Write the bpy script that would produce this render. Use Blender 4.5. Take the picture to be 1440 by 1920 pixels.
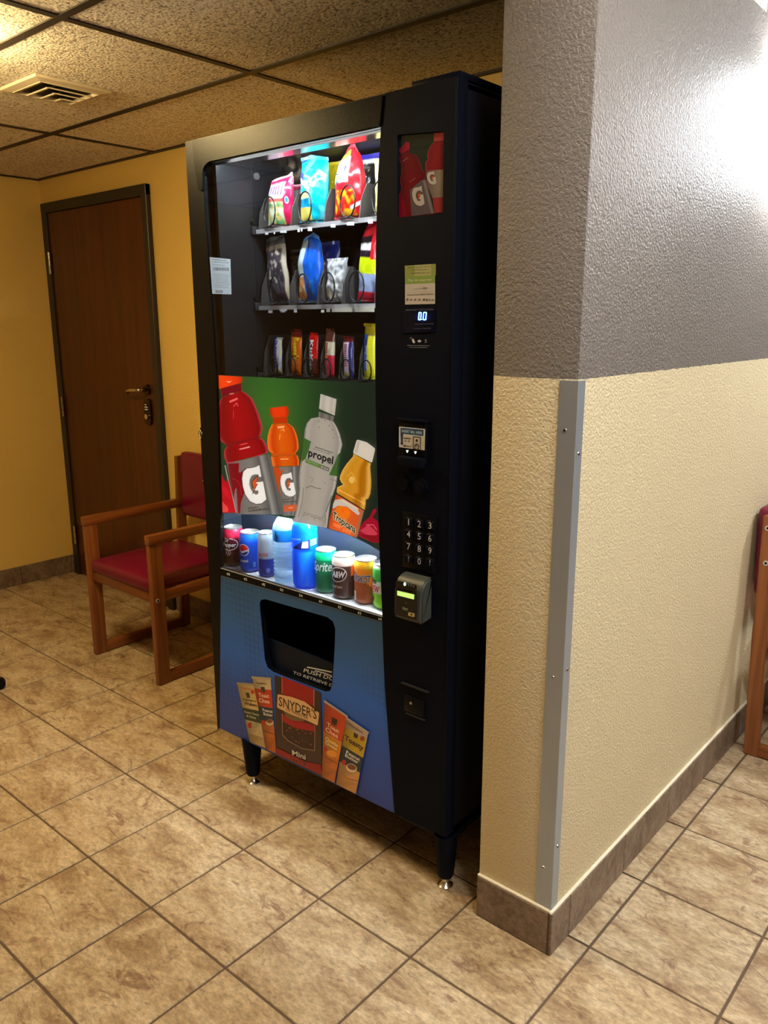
import bpy, bmesh, math, random
from mathutils import Matrix, Vector, noise
from mathutils.geometry import tessellate_polygon

for o in list(bpy.data.objects): bpy.data.objects.remove(o)
S = bpy.context.scene
COL = S.collection
R = math.radians
random.seed(7)

# ------------------------------------------------------------------ camera
CAM = Vector((1.6170, -0.9465, 1.4584))
FPX = 1508.06
YAW, PITCH, ROLL = 0.714261, -0.232097, -0.002697
_f = Vector((-math.sin(YAW)*math.cos(PITCH), math.cos(YAW)*math.cos(PITCH), math.sin(PITCH)))
_r0 = Vector((math.cos(YAW), math.sin(YAW), 0)); _u0 = _r0.cross(_f)
_r = math.cos(ROLL)*_r0 + math.sin(ROLL)*_u0
_u = -math.sin(ROLL)*_r0 + math.cos(ROLL)*_u0
cd = bpy.data.cameras.new('camera'); cam = bpy.data.objects.new('camera', cd); COL.objects.link(cam)
cd.sensor_fit = 'VERTICAL'; cd.sensor_height = 24.0; cd.lens = FPX/1920*24.0
cd.clip_start = 0.02; cd.clip_end = 60
cam.matrix_world = Matrix(((_r.x, _u.x, -_f.x, CAM.x), (_r.y, _u.y, -_f.y, CAM.y), (_r.z, _u.z, -_f.z, CAM.z), (0, 0, 0, 1)))
S.camera = cam
def ray(px, py): return _f + (px-720)/FPX*_r - (py-960)/FPX*_u
def PY(px, py, Y): d = ray(px, py); return CAM + d*((Y-CAM.y)/d.y)
def PX(px, py, X): d = ray(px, py); return CAM + d*((X-CAM.x)/d.x)
def PZ(px, py, Z): d = ray(px, py); return CAM + d*((Z-CAM.z)/d.z)
def pix(p):
    d = Vector(p)-CAM; k = d.dot(_f)
    return (720+FPX*d.dot(_r)/k, 960-FPX*d.dot(_u)/k, k)

# ------------------------------------------------------------------ world, exposure
W = bpy.data.worlds.new('world'); S.world = W; W.use_nodes = True
W.node_tree.nodes['Background'].inputs[0].default_value = (0.5, 0.45, 0.4, 1)
W.node_tree.nodes['Background'].inputs[1].default_value = 0.02
S.view_settings.view_transform = 'Standard'
try: S.view_settings.look = 'None'
except Exception: pass
S.view_settings.gamma = 1.0; S.view_settings.use_curve_mapping = False
S.view_settings.exposure = 0.0

# lamp strengths (the fittings themselves are built below)
DOME_WARM = 82.0     # emission of the warm ceiling dome by the door side
DOME_COOL = 140.0     # whiter ceiling dome on the right-hand side
DOME_FILL = 158.0   # white dome added as fill for the right-hand wall
DOME_REAR = 60.0
SCONCE = 60.0
TUBE_TOP, TUBE_SIDE, TUBE_BAY = 75.0, 50.0, 330.0

# room
TILE = 0.305
H = 2.212                        # lay-in ceiling over the machine
H2 = 2.66                        # higher ceiling on the open right-hand side
XL, YB = -2.84, 1.348            # left wall, wall with the door
PX0, PX1, PY0 = 0.648, 0.850, 0.530   # partition: two faces and its end
XR, YN, YFAR = 4.3, -3.6, 4.2
PAINT = 1.345

# ------------------------------------------------------------------ helpers
def lin(c):
    out = []
    for v in c[:3]:
        v = v/255.0
        out.append(v/12.92 if v <= 0.04045 else ((v+0.055)/1.055)**2.4)
    return tuple(out)+(1.0,)

ORG = {}
def thing(name, label, cat, loc=(0, 0, 0), group=None):
    o = bpy.data.objects.new(name, None); COL.objects.link(o); o.location = loc
    o.empty_display_size = 0.05
    o['label'] = label; o['category'] = cat
    if group: o['group'] = group
    ORG[o.name] = Vector(loc)
    return o
def tag(o, label, cat, group=None):
    o['label'] = label; o['category'] = cat
    if group: o['group'] = group
    return o
def struct(o): o['kind'] = 'structure'; return o

def add(name, verts, faces, mat, parent=None, smooth=False, cols=None, auto=None):
    """one mesh object; verts in world coordinates (or local to the thing being built)"""
    me = bpy.data.meshes.new(name)
    og = ORG.get(parent.name, Vector()) if parent else Vector()
    me.from_pydata([tuple(Vector(v)-og) for v in verts], [], faces)
    if cols:
        ca = me.color_attributes.new('Col', 'FLOAT_COLOR', 'POINT')
        for i, c in enumerate(cols): ca.data[i].color = c
    return fin(name, me, mat, parent, smooth, og)
def fin(name, me, mat, parent, smooth=False, og=Vector()):
    mats = mat if isinstance(mat, (list, tuple)) else [mat]
    for m in mats: me.materials.append(m)
    if smooth:
        me.polygons.foreach_set('use_smooth', [True]*len(me.polygons))
        if smooth != 'all':
            try: me.set_sharp_from_angle(angle=R(smooth if smooth is not True else 40))
            except Exception: pass
    me.update()
    o = bpy.data.objects.new(name, me); COL.objects.link(o)
    if parent: o.parent = parent
    ORG[o.name] = og
    return o
def from_bm(name, bm, mat, parent=None, smooth=False):
    og = ORG.get(parent.name, Vector()) if parent else Vector()
    if og.length: bmesh.ops.translate(bm, verts=bm.verts, vec=-og)
    bmesh.ops.recalc_face_normals(bm, faces=bm.faces)
    me = bpy.data.meshes.new(name); bm.to_mesh(me); bm.free()
    return fin(name, me, mat, parent, smooth, og)
def bm_box(bm, a, b, bev=0.0, seg=2, M=None):
    a = Vector(a); b = Vector(b); c = (a+b)/2; s = b-a
    r = bmesh.ops.create_cube(bm, size=1.0)
    vs = r['verts']
    bmesh.ops.scale(bm, vec=s, verts=vs)
    if bev > 0:
        es = list({e for v in vs for e in v.link_edges})
        g = bmesh.ops.bevel(bm, geom=es, offset=bev, segments=seg, affect='EDGES', profile=0.5)
        vs = list({v for f in g['faces'] for v in f.verts} | {v for v in vs if v.is_valid})
    T = Matrix.Translation(c)
    bmesh.ops.transform(bm, matrix=(M @ T if M else T), verts=[v for v in vs if v.is_valid])
    return vs
def box(name, a, b, mat, parent=None, bev=0.0, seg=2, M=None):
    bm = bmesh.new(); bm_box(bm, a, b, bev, seg, M)
    return from_bm(name, bm, mat, parent, smooth=(35 if bev else False))
def bm_cyl(bm, p, q, r0, r1=None, n=20, cap=True):
    p = Vector(p); q = Vector(q); d = q-p
    M = Matrix.Translation((p+q)/2) @ d.to_track_quat('Z', 'Y').to_matrix().to_4x4()
    return bmesh.ops.create_cone(bm, cap_ends=cap, segments=n, radius1=r0, radius2=(r0 if r1 is None else r1), depth=d.length, matrix=M)['verts']
def cyl(name, p, q, r0, mat, parent=None, r1=None, n=20):
    bm = bmesh.new(); bm_cyl(bm, p, q, r0, r1, n)
    return from_bm(name, bm, mat, parent, smooth=40)
def tube(name, pts, r, mat, parent=None, n=6, closed=False):
    V = []; F = []; N = len(pts); pts = [Vector(p) for p in pts]
    for i, p in enumerate(pts):
        t = (pts[(i+1) % N] if (closed or i < N-1) else p)-(pts[i-1] if (closed or i > 0) else p)
        t.normalize()
        a = t.orthogonal() if abs(t.z) > .98 else t.cross(Vector((0, 0, 1)))
        a.normalize(); b = t.cross(a)
        for k in range(n):
            w = 2*math.pi*k/n; V.append(p+r*(math.cos(w)*a+math.sin(w)*b))
    for i in range(N if closed else N-1):
        j = (i+1) % N
        for k in range(n): F.append((i*n+k, i*n+(k+1) % n, j*n+(k+1) % n, j*n+k))
    if not closed: F.append(tuple(range(n))[::-1]); F.append(tuple((N-1)*n+k for k in range(n)))
    return add(name, V, F, mat, parent, smooth='all')
def lathe(name, prof, mat, parent=None, c=(0, 0, 0), n=40, colfn=None, capb=True, capt=False, smooth=35):
    V = []; F = []; K = []
    for (r, z) in prof:
        for k in range(n):
            th = 2*math.pi*k/n
            V.append((c[0]+r*math.cos(th), c[1]+r*math.sin(th), c[2]+z))
            if colfn: K.append(lin(colfn(th, z)))
    for i in range(len(prof)-1):
        for k in range(n):
            F.append((i*n+k, i*n+(k+1) % n, (i+1)*n+(k+1) % n, (i+1)*n+k))
    if capb: F.append(tuple(range(n))[::-1])
    if capt: F.append(tuple((len(prof)-1)*n+k for k in range(n)))
    return add(name, V, F, mat, parent, smooth=smooth, cols=K or None)
def prism(name, pts2, mapf, d0, d1, mat, parent=None, holes=(), bev=0):
    """extruded outline; mapf(u, v, depth) -> point"""
    loops = [list(pts2)]+[list(h) for h in holes]
    tri = tessellate_polygon([[Vector((p[0], p[1], 0)) for p in l] for l in loops])
    flat = [p for l in loops for p in l]; n = len(flat)
    V = [mapf(p[0], p[1], d0) for p in flat]+[mapf(p[0], p[1], d1) for p in flat]
    F = [tuple(t) for t in tri]+[tuple(i+n for i in t)[::-1] for t in tri]
    s = 0
    for l in loops:
        m = len(l)
        for i in range(m): F.append((s+i, s+(i+1) % m, n+s+(i+1) % m, n+s+i))
        s += m
    og = ORG.get(parent.name, Vector()) if parent else Vector()
    bm = bmesh.new(); vs = [bm.verts.new(Vector(v)) for v in V]
    for f in F:
        try: bm.faces.new([vs[i] for i in f])
        except ValueError: pass
    return from_bm(name, bm, mat, parent)
def rnd(pts, rad, n=5):
    """round the corners of a polygon (2D)"""
    out = []; N = len(pts)
    for i, p in enumerate(pts):
        p = Vector(p[:2]); a = Vector(pts[i-1][:2])-p; b = Vector(pts[(i+1) % N][:2])-p
        rr = rad[i] if isinstance(rad, (list, tuple)) else rad
        if rr <= 0: out.append(tuple(p)); continue
        ra = min(rr, a.length*.48); rb = min(rr, b.length*.48)
        A = p+a.normalized()*ra; B = p+b.normalized()*rb
        for k in range(n+1):
            t = k/n; out.append(tuple((1-t)**2*A+2*t*(1-t)*p+t*t*B))
    return out

# ------------------------------------------------------------------ materials
def nodes(name):
    m = bpy.data.materials.new(name); m.use_nodes = True
    nt = m.node_tree; return m, nt, nt.nodes['Principled BSDF'], nt.nodes.new, nt.links.new
def mat(name, c, rough=.5, metal=0.0, spec=.5, bump=None, coat=0.0, emit=None):
    m, nt, b, N, L = nodes(name)
    b.inputs['Base Color'].default_value = lin(c); b.inputs['Roughness'].default_value = rough
    b.inputs['Metallic'].default_value = metal; b.inputs['Specular IOR Level'].default_value = spec
    b.inputs['Coat Weight'].default_value = coat
    if emit: b.inputs['Emission Color'].default_value = lin(emit[0]); b.inputs['Emission Strength'].default_value = emit[1]
    if bump:
        tc = N('ShaderNodeTexCoord'); n = N('ShaderNodeTexNoise'); n.inputs['Scale'].default_value = bump[0]; n.inputs['Detail'].default_value = 2
        bp = N('ShaderNodeBump'); bp.inputs['Strength'].default_value = bump[1]; bp.inputs['Distance'].default_value = bump[2]
        L(tc.outputs['Object'], n.inputs['Vector']); L(n.outputs['Fac'], bp.inputs['Height']); L(bp.outputs['Normal'], b.inputs['Normal'])
    return m
def emitter(name, c, s):
    m, nt, b, N, L = nodes(name)
    b.inputs['Base Color'].default_value = (.8, .8, .8, 1)
    b.inputs['Emission Color'].default_value = c+(1,) if len(c) == 3 else c
    b.inputs['Emission Strength'].default_value = s
    return m
def printmat(name, rough=.4, coat=0.0, spec=.5, bump=None, metal=0.0, emit=0.0):
    m, nt, b, N, L = nodes(name)
    a = N('ShaderNodeAttribute'); a.attribute_name = 'Col'
    L(a.outputs['Color'], b.inputs['Base Color']); b.inputs['Roughness'].default_value = rough
    if emit: L(a.outputs['Color'], b.inputs['Emission Color']); b.inputs['Emission Strength'].default_value = emit
    b.inputs['Coat Weight'].default_value = coat; b.inputs['Specular IOR Level'].default_value = spec; b.inputs['Metallic'].default_value = metal
    if bump:
        tc = N('ShaderNodeTexCoord'); n = N('ShaderNodeTexNoise'); n.inputs['Scale'].default_value = bump[0]; n.inputs['Detail'].default_value = 3
        bp = N('ShaderNodeBump'); bp.inputs['Strength'].default_value = bump[1]; bp.inputs['Distance'].default_value = bump[2]
        L(tc.outputs['Object'], n.inputs['Vector']); L(n.outputs['Fac'], bp.inputs['Height']); L(bp.outputs['Normal'], b.inputs['Normal'])
    return m
def ramp(N, stops):
    r = N('ShaderNodeValToRGB'); e = r.color_ramp.elements
    while len(e) < len(stops): e.new(.5)
    for i, (p, c) in enumerate(stops): e[i].position = p; e[i].color = lin(c)
    return r

def tile_mat(name, base, dark, light, pink):
    m, nt, b, N, L = nodes(name)
    tc = N('ShaderNodeTexCoord'); oi = N('ShaderNodeObjectInfo')
    ml = N('ShaderNodeVectorMath'); ml.operation = 'SCALE'; ml.inputs['Scale'].default_value = 37.0
    cm = N('ShaderNodeCombineXYZ'); L(oi.outputs['Random'], cm.inputs[0]); L(oi.outputs['Random'], cm.inputs[1]); cm.inputs[2].default_value = .3
    L(cm.outputs[0], ml.inputs[0])
    ad = N('ShaderNodeVectorMath'); L(tc.outputs['Object'], ad.inputs[0]); L(ml.outputs[0], ad.inputs[1])
    n1 = N('ShaderNodeTexNoise'); n1.inputs['Scale'].default_value = 9; n1.inputs['Detail'].default_value = 8; n1.inputs['Roughness'].default_value = .62; n1.inputs['Distortion'].default_value = .6
    n2 = N('ShaderNodeTexNoise'); n2.inputs['Scale'].default_value = 60; n2.inputs['Detail'].default_value = 10; n2.inputs['Roughness'].default_value = .8; n2.inputs['Distortion'].default_value = .3
    n3 = N('ShaderNodeTexNoise'); n3.inputs['Scale'].default_value = 11; n3.inputs['Detail'].default_value = 10; n3.inputs['Distortion'].default_value = 1.6; n3.inputs['Roughness'].default_value = .7
    mps = N('ShaderNodeMapping'); mps.inputs['Scale'].default_value = (.75, 1.5, 1); mps.inputs['Rotation'].default_value = (0, 0, .6); L(ad.outputs[0], mps.inputs[0])
    for n in (n1, n2, n3): L(mps.outputs[0], n.inputs['Vector'])
    r1 = ramp(N, [(.34, dark), (.47, base), (.62, light)]); L(n1.outputs['Fac'], r1.inputs[0])
    r2 = ramp(N, [(.32, (92, 82, 74)), (.62, (255, 255, 255))]); L(n2.outputs['Fac'], r2.inputs[0])
    mx = N('ShaderNodeMix'); mx.data_type = 'RGBA'; mx.blend_type = 'MULTIPLY'; mx.inputs[0].default_value = .7
    L(r1.outputs[0], mx.inputs[6]); L(r2.outputs[0], mx.inputs[7])
    r3 = ramp(N, [(.36, (255, 255, 255)), (.45, (0, 0, 0))]); L(n3.outputs['Fac'], r3.inputs[0])   # vein mask
    ma = N('ShaderNodeMath'); ma.operation = 'MULTIPLY'; ma.inputs[1].default_value = .75; L(r3.outputs[0], ma.inputs[0])
    m2 = N('ShaderNodeMix'); m2.data_type = 'RGBA'; L(ma.outputs[0], m2.inputs[0]); L(mx.outputs[2], m2.inputs[6]); m2.inputs[7].default_value = lin(pink)
    L(m2.outputs[2], b.inputs['Base Color'])
    b.inputs['Roughness'].default_value = .48; b.inputs['Specular IOR Level'].default_value = .35
    bp = N('ShaderNodeBump'); bp.inputs['Strength'].default_value = .25; bp.inputs['Distance'].default_value = .002
    L(n2.outputs['Fac'], bp.inputs['Height']); L(bp.outputs['Normal'], b.inputs['Normal'])
    return m
def wall_mat(name, low, high=None, rough=.45, strength=.5, scale=110):
    m, nt, b, N, L = nodes(name)
    tc = N('ShaderNodeTexCoord'); b.inputs['Roughness'].default_value = rough
    if high:
        sx = N('ShaderNodeSeparateXYZ'); L(tc.outputs['Object'], sx.inputs[0])
        w = N('ShaderNodeTexNoise'); w.inputs['Scale'].default_value = 40; L(tc.outputs['Object'], w.inputs['Vector'])
        ma = N('ShaderNodeMath'); ma.operation = 'MULTIPLY_ADD'; ma.inputs[1].default_value = .006; L(w.outputs['Fac'], ma.inputs[0]); L(sx.outputs[2], ma.inputs[2])
        gt = N('ShaderNodeMath'); gt.operation = 'GREATER_THAN'; gt.inputs[1].default_value = PAINT+.003; L(ma.outputs[0], gt.inputs[0])
        mx = N('ShaderNodeMix'); mx.data_type = 'RGBA'; L(gt.outputs[0], mx.inputs[0]); mx.inputs[6].default_value = lin(low); mx.inputs[7].default_value = lin(high)
        L(mx.outputs[2], b.inputs['Base Color'])
    else: b.inputs['Base Color'].default_value = lin(low)
    n = N('ShaderNodeTexNoise'); n.inputs['Scale'].default_value = scale; n.inputs['Detail'].default_value = 3; n.inputs['Roughness'].default_value = .55
    L(tc.outputs['Object'], n.inputs['Vector'])
    r = ramp(N, [(.38, (0, 0, 0)), (.62, (255, 255, 255))]); L(n.outputs['Fac'], r.inputs[0])
    bp = N('ShaderNodeBump'); bp.inputs['Strength'].default_value = strength; bp.inputs['Distance'].default_value = .0022
    L(r.outputs[0], bp.inputs['Height']); L(bp.outputs['Normal'], b.inputs['Normal'])
    return m
def ceil_mat():
    m, nt, b, N, L = nodes('ceiling tile')
    tc = N('ShaderNodeTexCoord'); b.inputs['Roughness'].default_value = .9; b.inputs['Specular IOR Level'].default_value = .15
    n = N('ShaderNodeTexNoise'); n.inputs['Scale'].default_value = 125; n.inputs['Detail'].default_value = 4; n.inputs['Roughness'].default_value = .6
    v = N('ShaderNodeTexVoronoi'); v.inputs['Scale'].default_value = 110
    L(tc.outputs['Object'], n.inputs['Vector']); L(tc.outputs['Object'], v.inputs['Vector'])
    r = ramp(N, [(.34, (120, 108, 98)), (.47, (236, 226, 212)), (.64, (252, 246, 236))]); L(n.outputs['Fac'], r.inputs[0]); L(r.outputs[0], b.inputs['Base Color'])
    ma = N('ShaderNodeMath'); ma.operation = 'MULTIPLY_ADD'; ma.inputs[1].default_value = -.6; L(v.outputs['Distance'], ma.inputs[0]); L(n.outputs['Fac'], ma.inputs[2])
    bp = N('ShaderNodeBump'); bp.inputs['Strength'].default_value = .8; bp.inputs['Distance'].default_value = .005
    L(ma.outputs[0], bp.inputs['Height']); L(bp.outputs['Normal'], b.inputs['Normal'])
    return m
def wood_mat(name, a, bcol, axis=2, rough=.4, scale=1.0, coat=.0):
    m, nt, b, N, L = nodes(name)
    tc = N('ShaderNodeTexCoord'); mp = N('ShaderNodeMapping'); sc = [55*scale]*3; sc[axis] = 2.2*scale
    mp.inputs['Scale'].default_value = sc; L(tc.outputs['Object'], mp.inputs[0])
    n = N('ShaderNodeTexNoise'); n.inputs['Scale'].default_value = 1; n.inputs['Detail'].default_value = 5; n.inputs['Distortion'].default_value = .7; L(mp.outputs[0], n.inputs['Vector'])
    r = ramp(N, [(.35, a), (.65, bcol)]); L(n.outputs['Fac'], r.inputs[0]); L(r.outputs[0], b.inputs['Base Color'])
    b.inputs['Roughness'].default_value = rough; b.inputs['Coat Weight'].default_value = coat
    return m

M = dict(
 tile=tile_mat('floor tile', (196, 170, 132), (162, 132, 98), (216, 194, 158), (112, 76, 56)),
 btile=tile_mat('baseboard tile', (142, 120, 100), (118, 96, 78), (160, 138, 116), (98, 76, 62)),
 grout=mat('grout', (96, 76, 58), .9, bump=(300, .5, .001)),
 wall_y=wall_mat('yellow wall', (236, 201, 113), strength=.28),
 wall_2=wall_mat('two-tone wall', (232, 216, 178), (120, 112, 106), rough=.48, strength=.65, scale=165),
 wall_n=wall_mat('brown wall', (96, 84, 72), strength=.3),
 caulk=mat('caulk', (236, 226, 200), .6, bump=(200, .6, .002)),
 ceil=ceil_mat(),
 tee=mat('grid bar', (44, 35, 30), .55),
 vent=mat('vent metal', (226, 212, 186), .45),
 ventdark=mat('vent shade', (60, 52, 44), .8),
 door=wood_mat('door veneer', (64, 24, 6), (88, 37, 11), 2, .34, .6),
 dframe=mat('door frame', (44, 36, 32), .45),
 chrome=mat('chrome', (210, 205, 198), .18, 1.0),
 bronze=mat('dark bronze', (70, 58, 48), .3, 1.0),
 steel=mat('brushed steel', (176, 184, 194), .45, .65, bump=(60, .05, .001)),
 black=mat('black enamel', (12, 15, 25), .5, spec=.05), frame=mat('black frame', (12, 12, 14), .33, spec=.16),
 blacktex=mat('black textured plastic', (14, 13, 13), .27, spec=.10, bump=(420, .3, .001)),
 blacksoft=mat('black plastic', (11, 12, 16), .35, spec=.12),
 navy=mat('cabinet navy', (12, 16, 28), .45, spec=.3),
 liner=mat('liner', (28, 30, 34), .42),
 linerd=mat('liner dark', (34, 34, 36), .55),
 divider=mat('divider', (74, 72, 72), .5),
 coil=mat('coil wire', (60, 60, 62), .3, .8),
 lip=mat('shelf lip', (196, 196, 198), .3, .3),
 white=mat('white plastic', (236, 236, 232), .45),
 baym=mat('bay metal', (22, 32, 46), .4, .2),
 bayfloor=mat('bay floor', (200, 204, 208), .35, .2),
 strip=mat('label strip', (14, 16, 17), .4, spec=.1),
 burg=mat('burgundy vinyl', (108, 3, 44), .36, spec=.5, bump=(600, .05, .0006)),
 wood=wood_mat('chair oak', (114, 62, 27), (146, 86, 41), 2, .36, .8, .1),
 wood2=wood_mat('chair rail oak', (110, 58, 25), (140, 81, 37), 1, .36, .8, .1),
 wood3=wood_mat('chair cross oak', (110, 58, 25), (140, 81, 37), 0, .36, .8, .1),
 pr=printmat('poster print', .42), prb=printmat('glowing poster print', .35, emit=.8), prg=printmat('glossy print', .12, .3), prl=printmat('label print', .5),  # prb: emission added to the drinks poster print to lift its brightness
 foil=printmat('bag film', .28, .3, bump=(60, .25, .004)), can=printmat('can paint', .25, .3, metal=.25),
 boltm=mat('bolt', (206, 202, 196), .3, .4),
 alu=mat('aluminium', (232, 234, 236), .28, .9),
)
# ------------------------------------------------------------------ the room
floor = struct(box('floor', (XL-.1, YN-.1, -.06), (XR+.1, YFAR+.1, -.003), M['grout']))
def tile_mesh(sx, sy, t, bev, mt):
    bm = bmesh.new(); bm_box(bm, (-sx/2, -sy/2, -t), (sx/2, sy/2, 0), bev, 1)
    bm.faces.ensure_lookup_table()
    for f in [f for f in bm.faces if f.normal.z < -.9]: bm.faces.remove(f)
    me = bpy.data.meshes.new('tile'); bm.to_mesh(me); bm.free(); me.materials.append(mt)
    return me
tm = tile_mesh(TILE-.006, TILE-.006, .006, .0015, M['tile'])
rest = []; shown = []
for i in range(math.floor(XL/TILE), math.ceil(XR/TILE)):
    for j in range(math.floor(YN/TILE), math.ceil(YFAR/TILE)):
        cx, cy = (i+.5)*TILE, (j+.5)*TILE
        if cx < XL-.1 or cx > XR+.1 or cy < YN-.1 or cy > YFAR+.1: continue
        if cy > YB+.16 and cx < PX0-.16: continue
        x, y, k = pix((cx, cy, 0))
        vis = k > .2 and -170 < x < 1610 and 900 < y < 2120
        if vis and cy > PY0+.2 and PX0-.05 < cx < PX1+.05: vis = False
        (shown if vis else rest).append((cx, cy))
shown.sort(key=lambda c: (c[0]-CAM.x)**2+(c[1]-CAM.y)**2)
rest += shown[290:]
for n_, (cx, cy) in enumerate(shown[:290]):
    o = bpy.data.objects.new('floor_tile', tm); COL.objects.link(o); o.parent = floor
    o.location = (cx, cy, random.uniform(-.0004, .0004)); o.rotation_euler.z = 0
V = []; F = []; h = TILE/2-.003
for cx, cy in rest:
    k = len(V); V += [(cx-h, cy-h, -.0005), (cx+h, cy-h, -.0005), (cx+h, cy+h, -.0005), (cx-h, cy+h, -.0005)]; F.append((k, k+1, k+2, k+3))
o = add('distant_floor_tiles', V, F, M['tile'], floor); o['kind'] = 'stuff'

# walls
T_ = .1
DX0, DX1, DZ = -2.80, -1.80, 2.083      # outer edge of the door frame
wb = struct(box('wall_back', (XL-T_, YB, 0), (PX0+.02, YB+T_, H+.02), M['wall_y']))
wl = struct(box('wall_left', (XL-T_, YN, 0), (XL, YB, H+.02), M['wall_y']))
wr = struct(box('wall_right', (PX0, PY0, 0), (PX1, YFAR, H2+.02), M['wall_2'], bev=.004))
struct(box('wall_far', (PX1, YFAR, 0), (XR, YFAR+T_, H2+.02), M['wall_n']))
struct(box('wall_side', (XR, YN, 0), (XR+T_, YFAR+T_, H2+.02), M['wall_n']))
struct(box('wall_near', (XL-T_, YN-T_, 0), (XR+T_, YN, H2+.02), M['wall_n']))

# ceiling: grid and lay-in panels; it steps up beyond the line of the partition
GX, GY, PXT, PYT = -.484, .852, 1.252, .62
xs0 = sorted(GX+PXT*k for k in range(-3, 6)); ys0 = sorted(GY+PYT*k for k in range(-9, 8))
bw = .0125
def ceiling_zone(x0, x1, y1, z):
    c_ = struct(box('ceiling', (x0, YN-T_, z+.02), (x1, y1+T_, z+.08), M['ceil']))
    xs = [x0]+[x for x in xs0 if x0+.1 < x < x1-.1]+[x1]
    ys = [YN]+[y for y in ys0 if YN+.1 < y < y1-.1]+[y1]
    for a, b in zip(xs[:-1], xs[1:]):
        for c, d in zip(ys[:-1], ys[1:]):
            box('ceiling_panel', (a+.003, c+.003, z), (b-.003, d-.003, z+.018), M['ceil'], c_)
    for x in xs[1:-1]: box('grid_bar', (x-bw, YN, z-.004), (x+bw, y1, z+.001), M['tee'], c_)
    for y in ys[1:-1]: box('grid_bar', (x0, y-bw, z-.0042), (x1, y+bw, z+.0008), M['tee'], c_)
    return c_
ceil = ceiling_zone(XL, PX1, YB, H)
box('wall_angle', (XL, YB-.022, H-.006), (PX0, YB, H+.001), M['tee'], ceil)
box('wall_angle', (XL, YN, H-.006), (XL+.022, YB, H+.001), M['tee'], ceil)
ceiling_zone(PX1, XR, YFAR, H2)
struct(box('wall_soffit', (PX1-.03, YN, H+.0205), (PX1, PY0+.01, H2+.02), M['wall_2']))

# baseboards of cut floor tile
def base_run(name, p0, p1, nrm, h, joints, cap=True):
    """p0, p1: floor line at the wall; nrm: outward"""
    p0 = Vector(p0); p1 = Vector(p1); d = (p1-p0); Ln = d.length; d.normalize(); nv = Vector(nrm)
    a = p0; b = p1+nv*.004
    root = struct(box(name, [min(a[i], b[i]) for i in range(2)]+[0], [max(a[i], b[i]) for i in range(2)]+[h-.002], M['grout']))
    js = [0]+[j for j in joints if .02 < j < Ln-.02]+[Ln]
    for s, e in zip(js[:-1], js[1:]):
        q0 = p0+d*(s+.0015); q1 = p0+d*(e-.0015)+nv*.010
        lo = [min(q0[i], q1[i]) for i in range(2)]+[.001]; hi = [max(q0[i], q1[i]) for i in range(2)]+[h]
        box('baseboard_tile', lo, hi, M['btile'], root, bev=.0015, seg=1)
    if cap:
        q0 = p0; q1 = p1+nv*.008
        bm = bmesh.new(); lo = [min(q0[i], q1[i]) for i in range(2)]+[h-.001]; hi = [max(q0[i], q1[i]) for i in range(2)]+[h+.006]
        bm_box(bm, lo, hi, .002, 1); from_bm('caulk_line', bm, M['caulk'], root)
    return root
base_run('baseboard_right', (PX1, PY0-.010, 0), (PX1, YFAR, 0), (1, 0, 0), .113, [TILE*k-(PY0-.010) for k in range(2, 14)])
base_run('baseboard_end', (PX0, PY0, 0), (PX1, PY0, 0), (0, -1, 0), .113, [])
base_run('baseboard_left', (XL, YN, 0), (XL, YB, 0), (1, 0, 0), .105, [TILE*k-YN+.10 for k in range(-11, 5)], cap=False)
base_run('baseboard_back', (DX1+.004, YB, 0), (PX0, YB, 0), (0, -1, 0), .105, [TILE*k for k in range(1, 9)], cap=False)
# corner guard on the partition end
g = struct(thing('trim_1', 'brushed metal corner guard screwed on the corner of the partition wall', 'corner guard', (PX1, PY0, 0)))
del g['category']
t_ = .0025
bm = bmesh.new()
pr = [(PX1-.040, PY0), (PX1-.040, PY0-t_), (PX1+t_-.001, PY0-t_), (PX1+t_, PY0-t_+.001), (PX1+t_, PY0+.026), (PX1, PY0+.026), (PX1, PY0)]
lo = [bm.verts.new((x, y, .121)) for x, y in pr]; hi = [bm.verts.new((x, y, 1.343)) for x, y in pr]
n = len(pr)
bm.faces.new(lo); bm.faces.new(hi)
for i in range(n): bm.faces.new((lo[i], lo[(i+1) % n], hi[(i+1) % n], hi[i]))
from_bm('metal_angle', bm, M['steel'], g)
def screw(p, nrm, parent, r=.0045, m='chrome'):
    p = Vector(p); nv = Vector(nrm)
    bm = bmesh.new(); bm_cyl(bm, p-nv*.0005, p+nv*.0016, r, r*.72, 14)
    o = from_bm('screw', bm, M[m], parent, 40)
    q = Vector((0, 0, 1)).cross(nv)*r*.5
    z = Vector((0, 0, r*.5)); bm = bmesh.new()
    for w in (q+z, q-z):
        bm_cyl(bm, p+nv*.0017-w, p+nv*.0017+w, r*.13, n=6)
    from_bm('screw_slot', bm, M['blacksoft'], o if parent.parent is None else parent)
for z in (1.243, .70, .222): screw((.827, PY0-t_, z), (0, -1, 0), g)
for z in (1.195, .72, .282): screw((PX1+t_, PY0+.012, z), (1, 0, 0), g)

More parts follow.
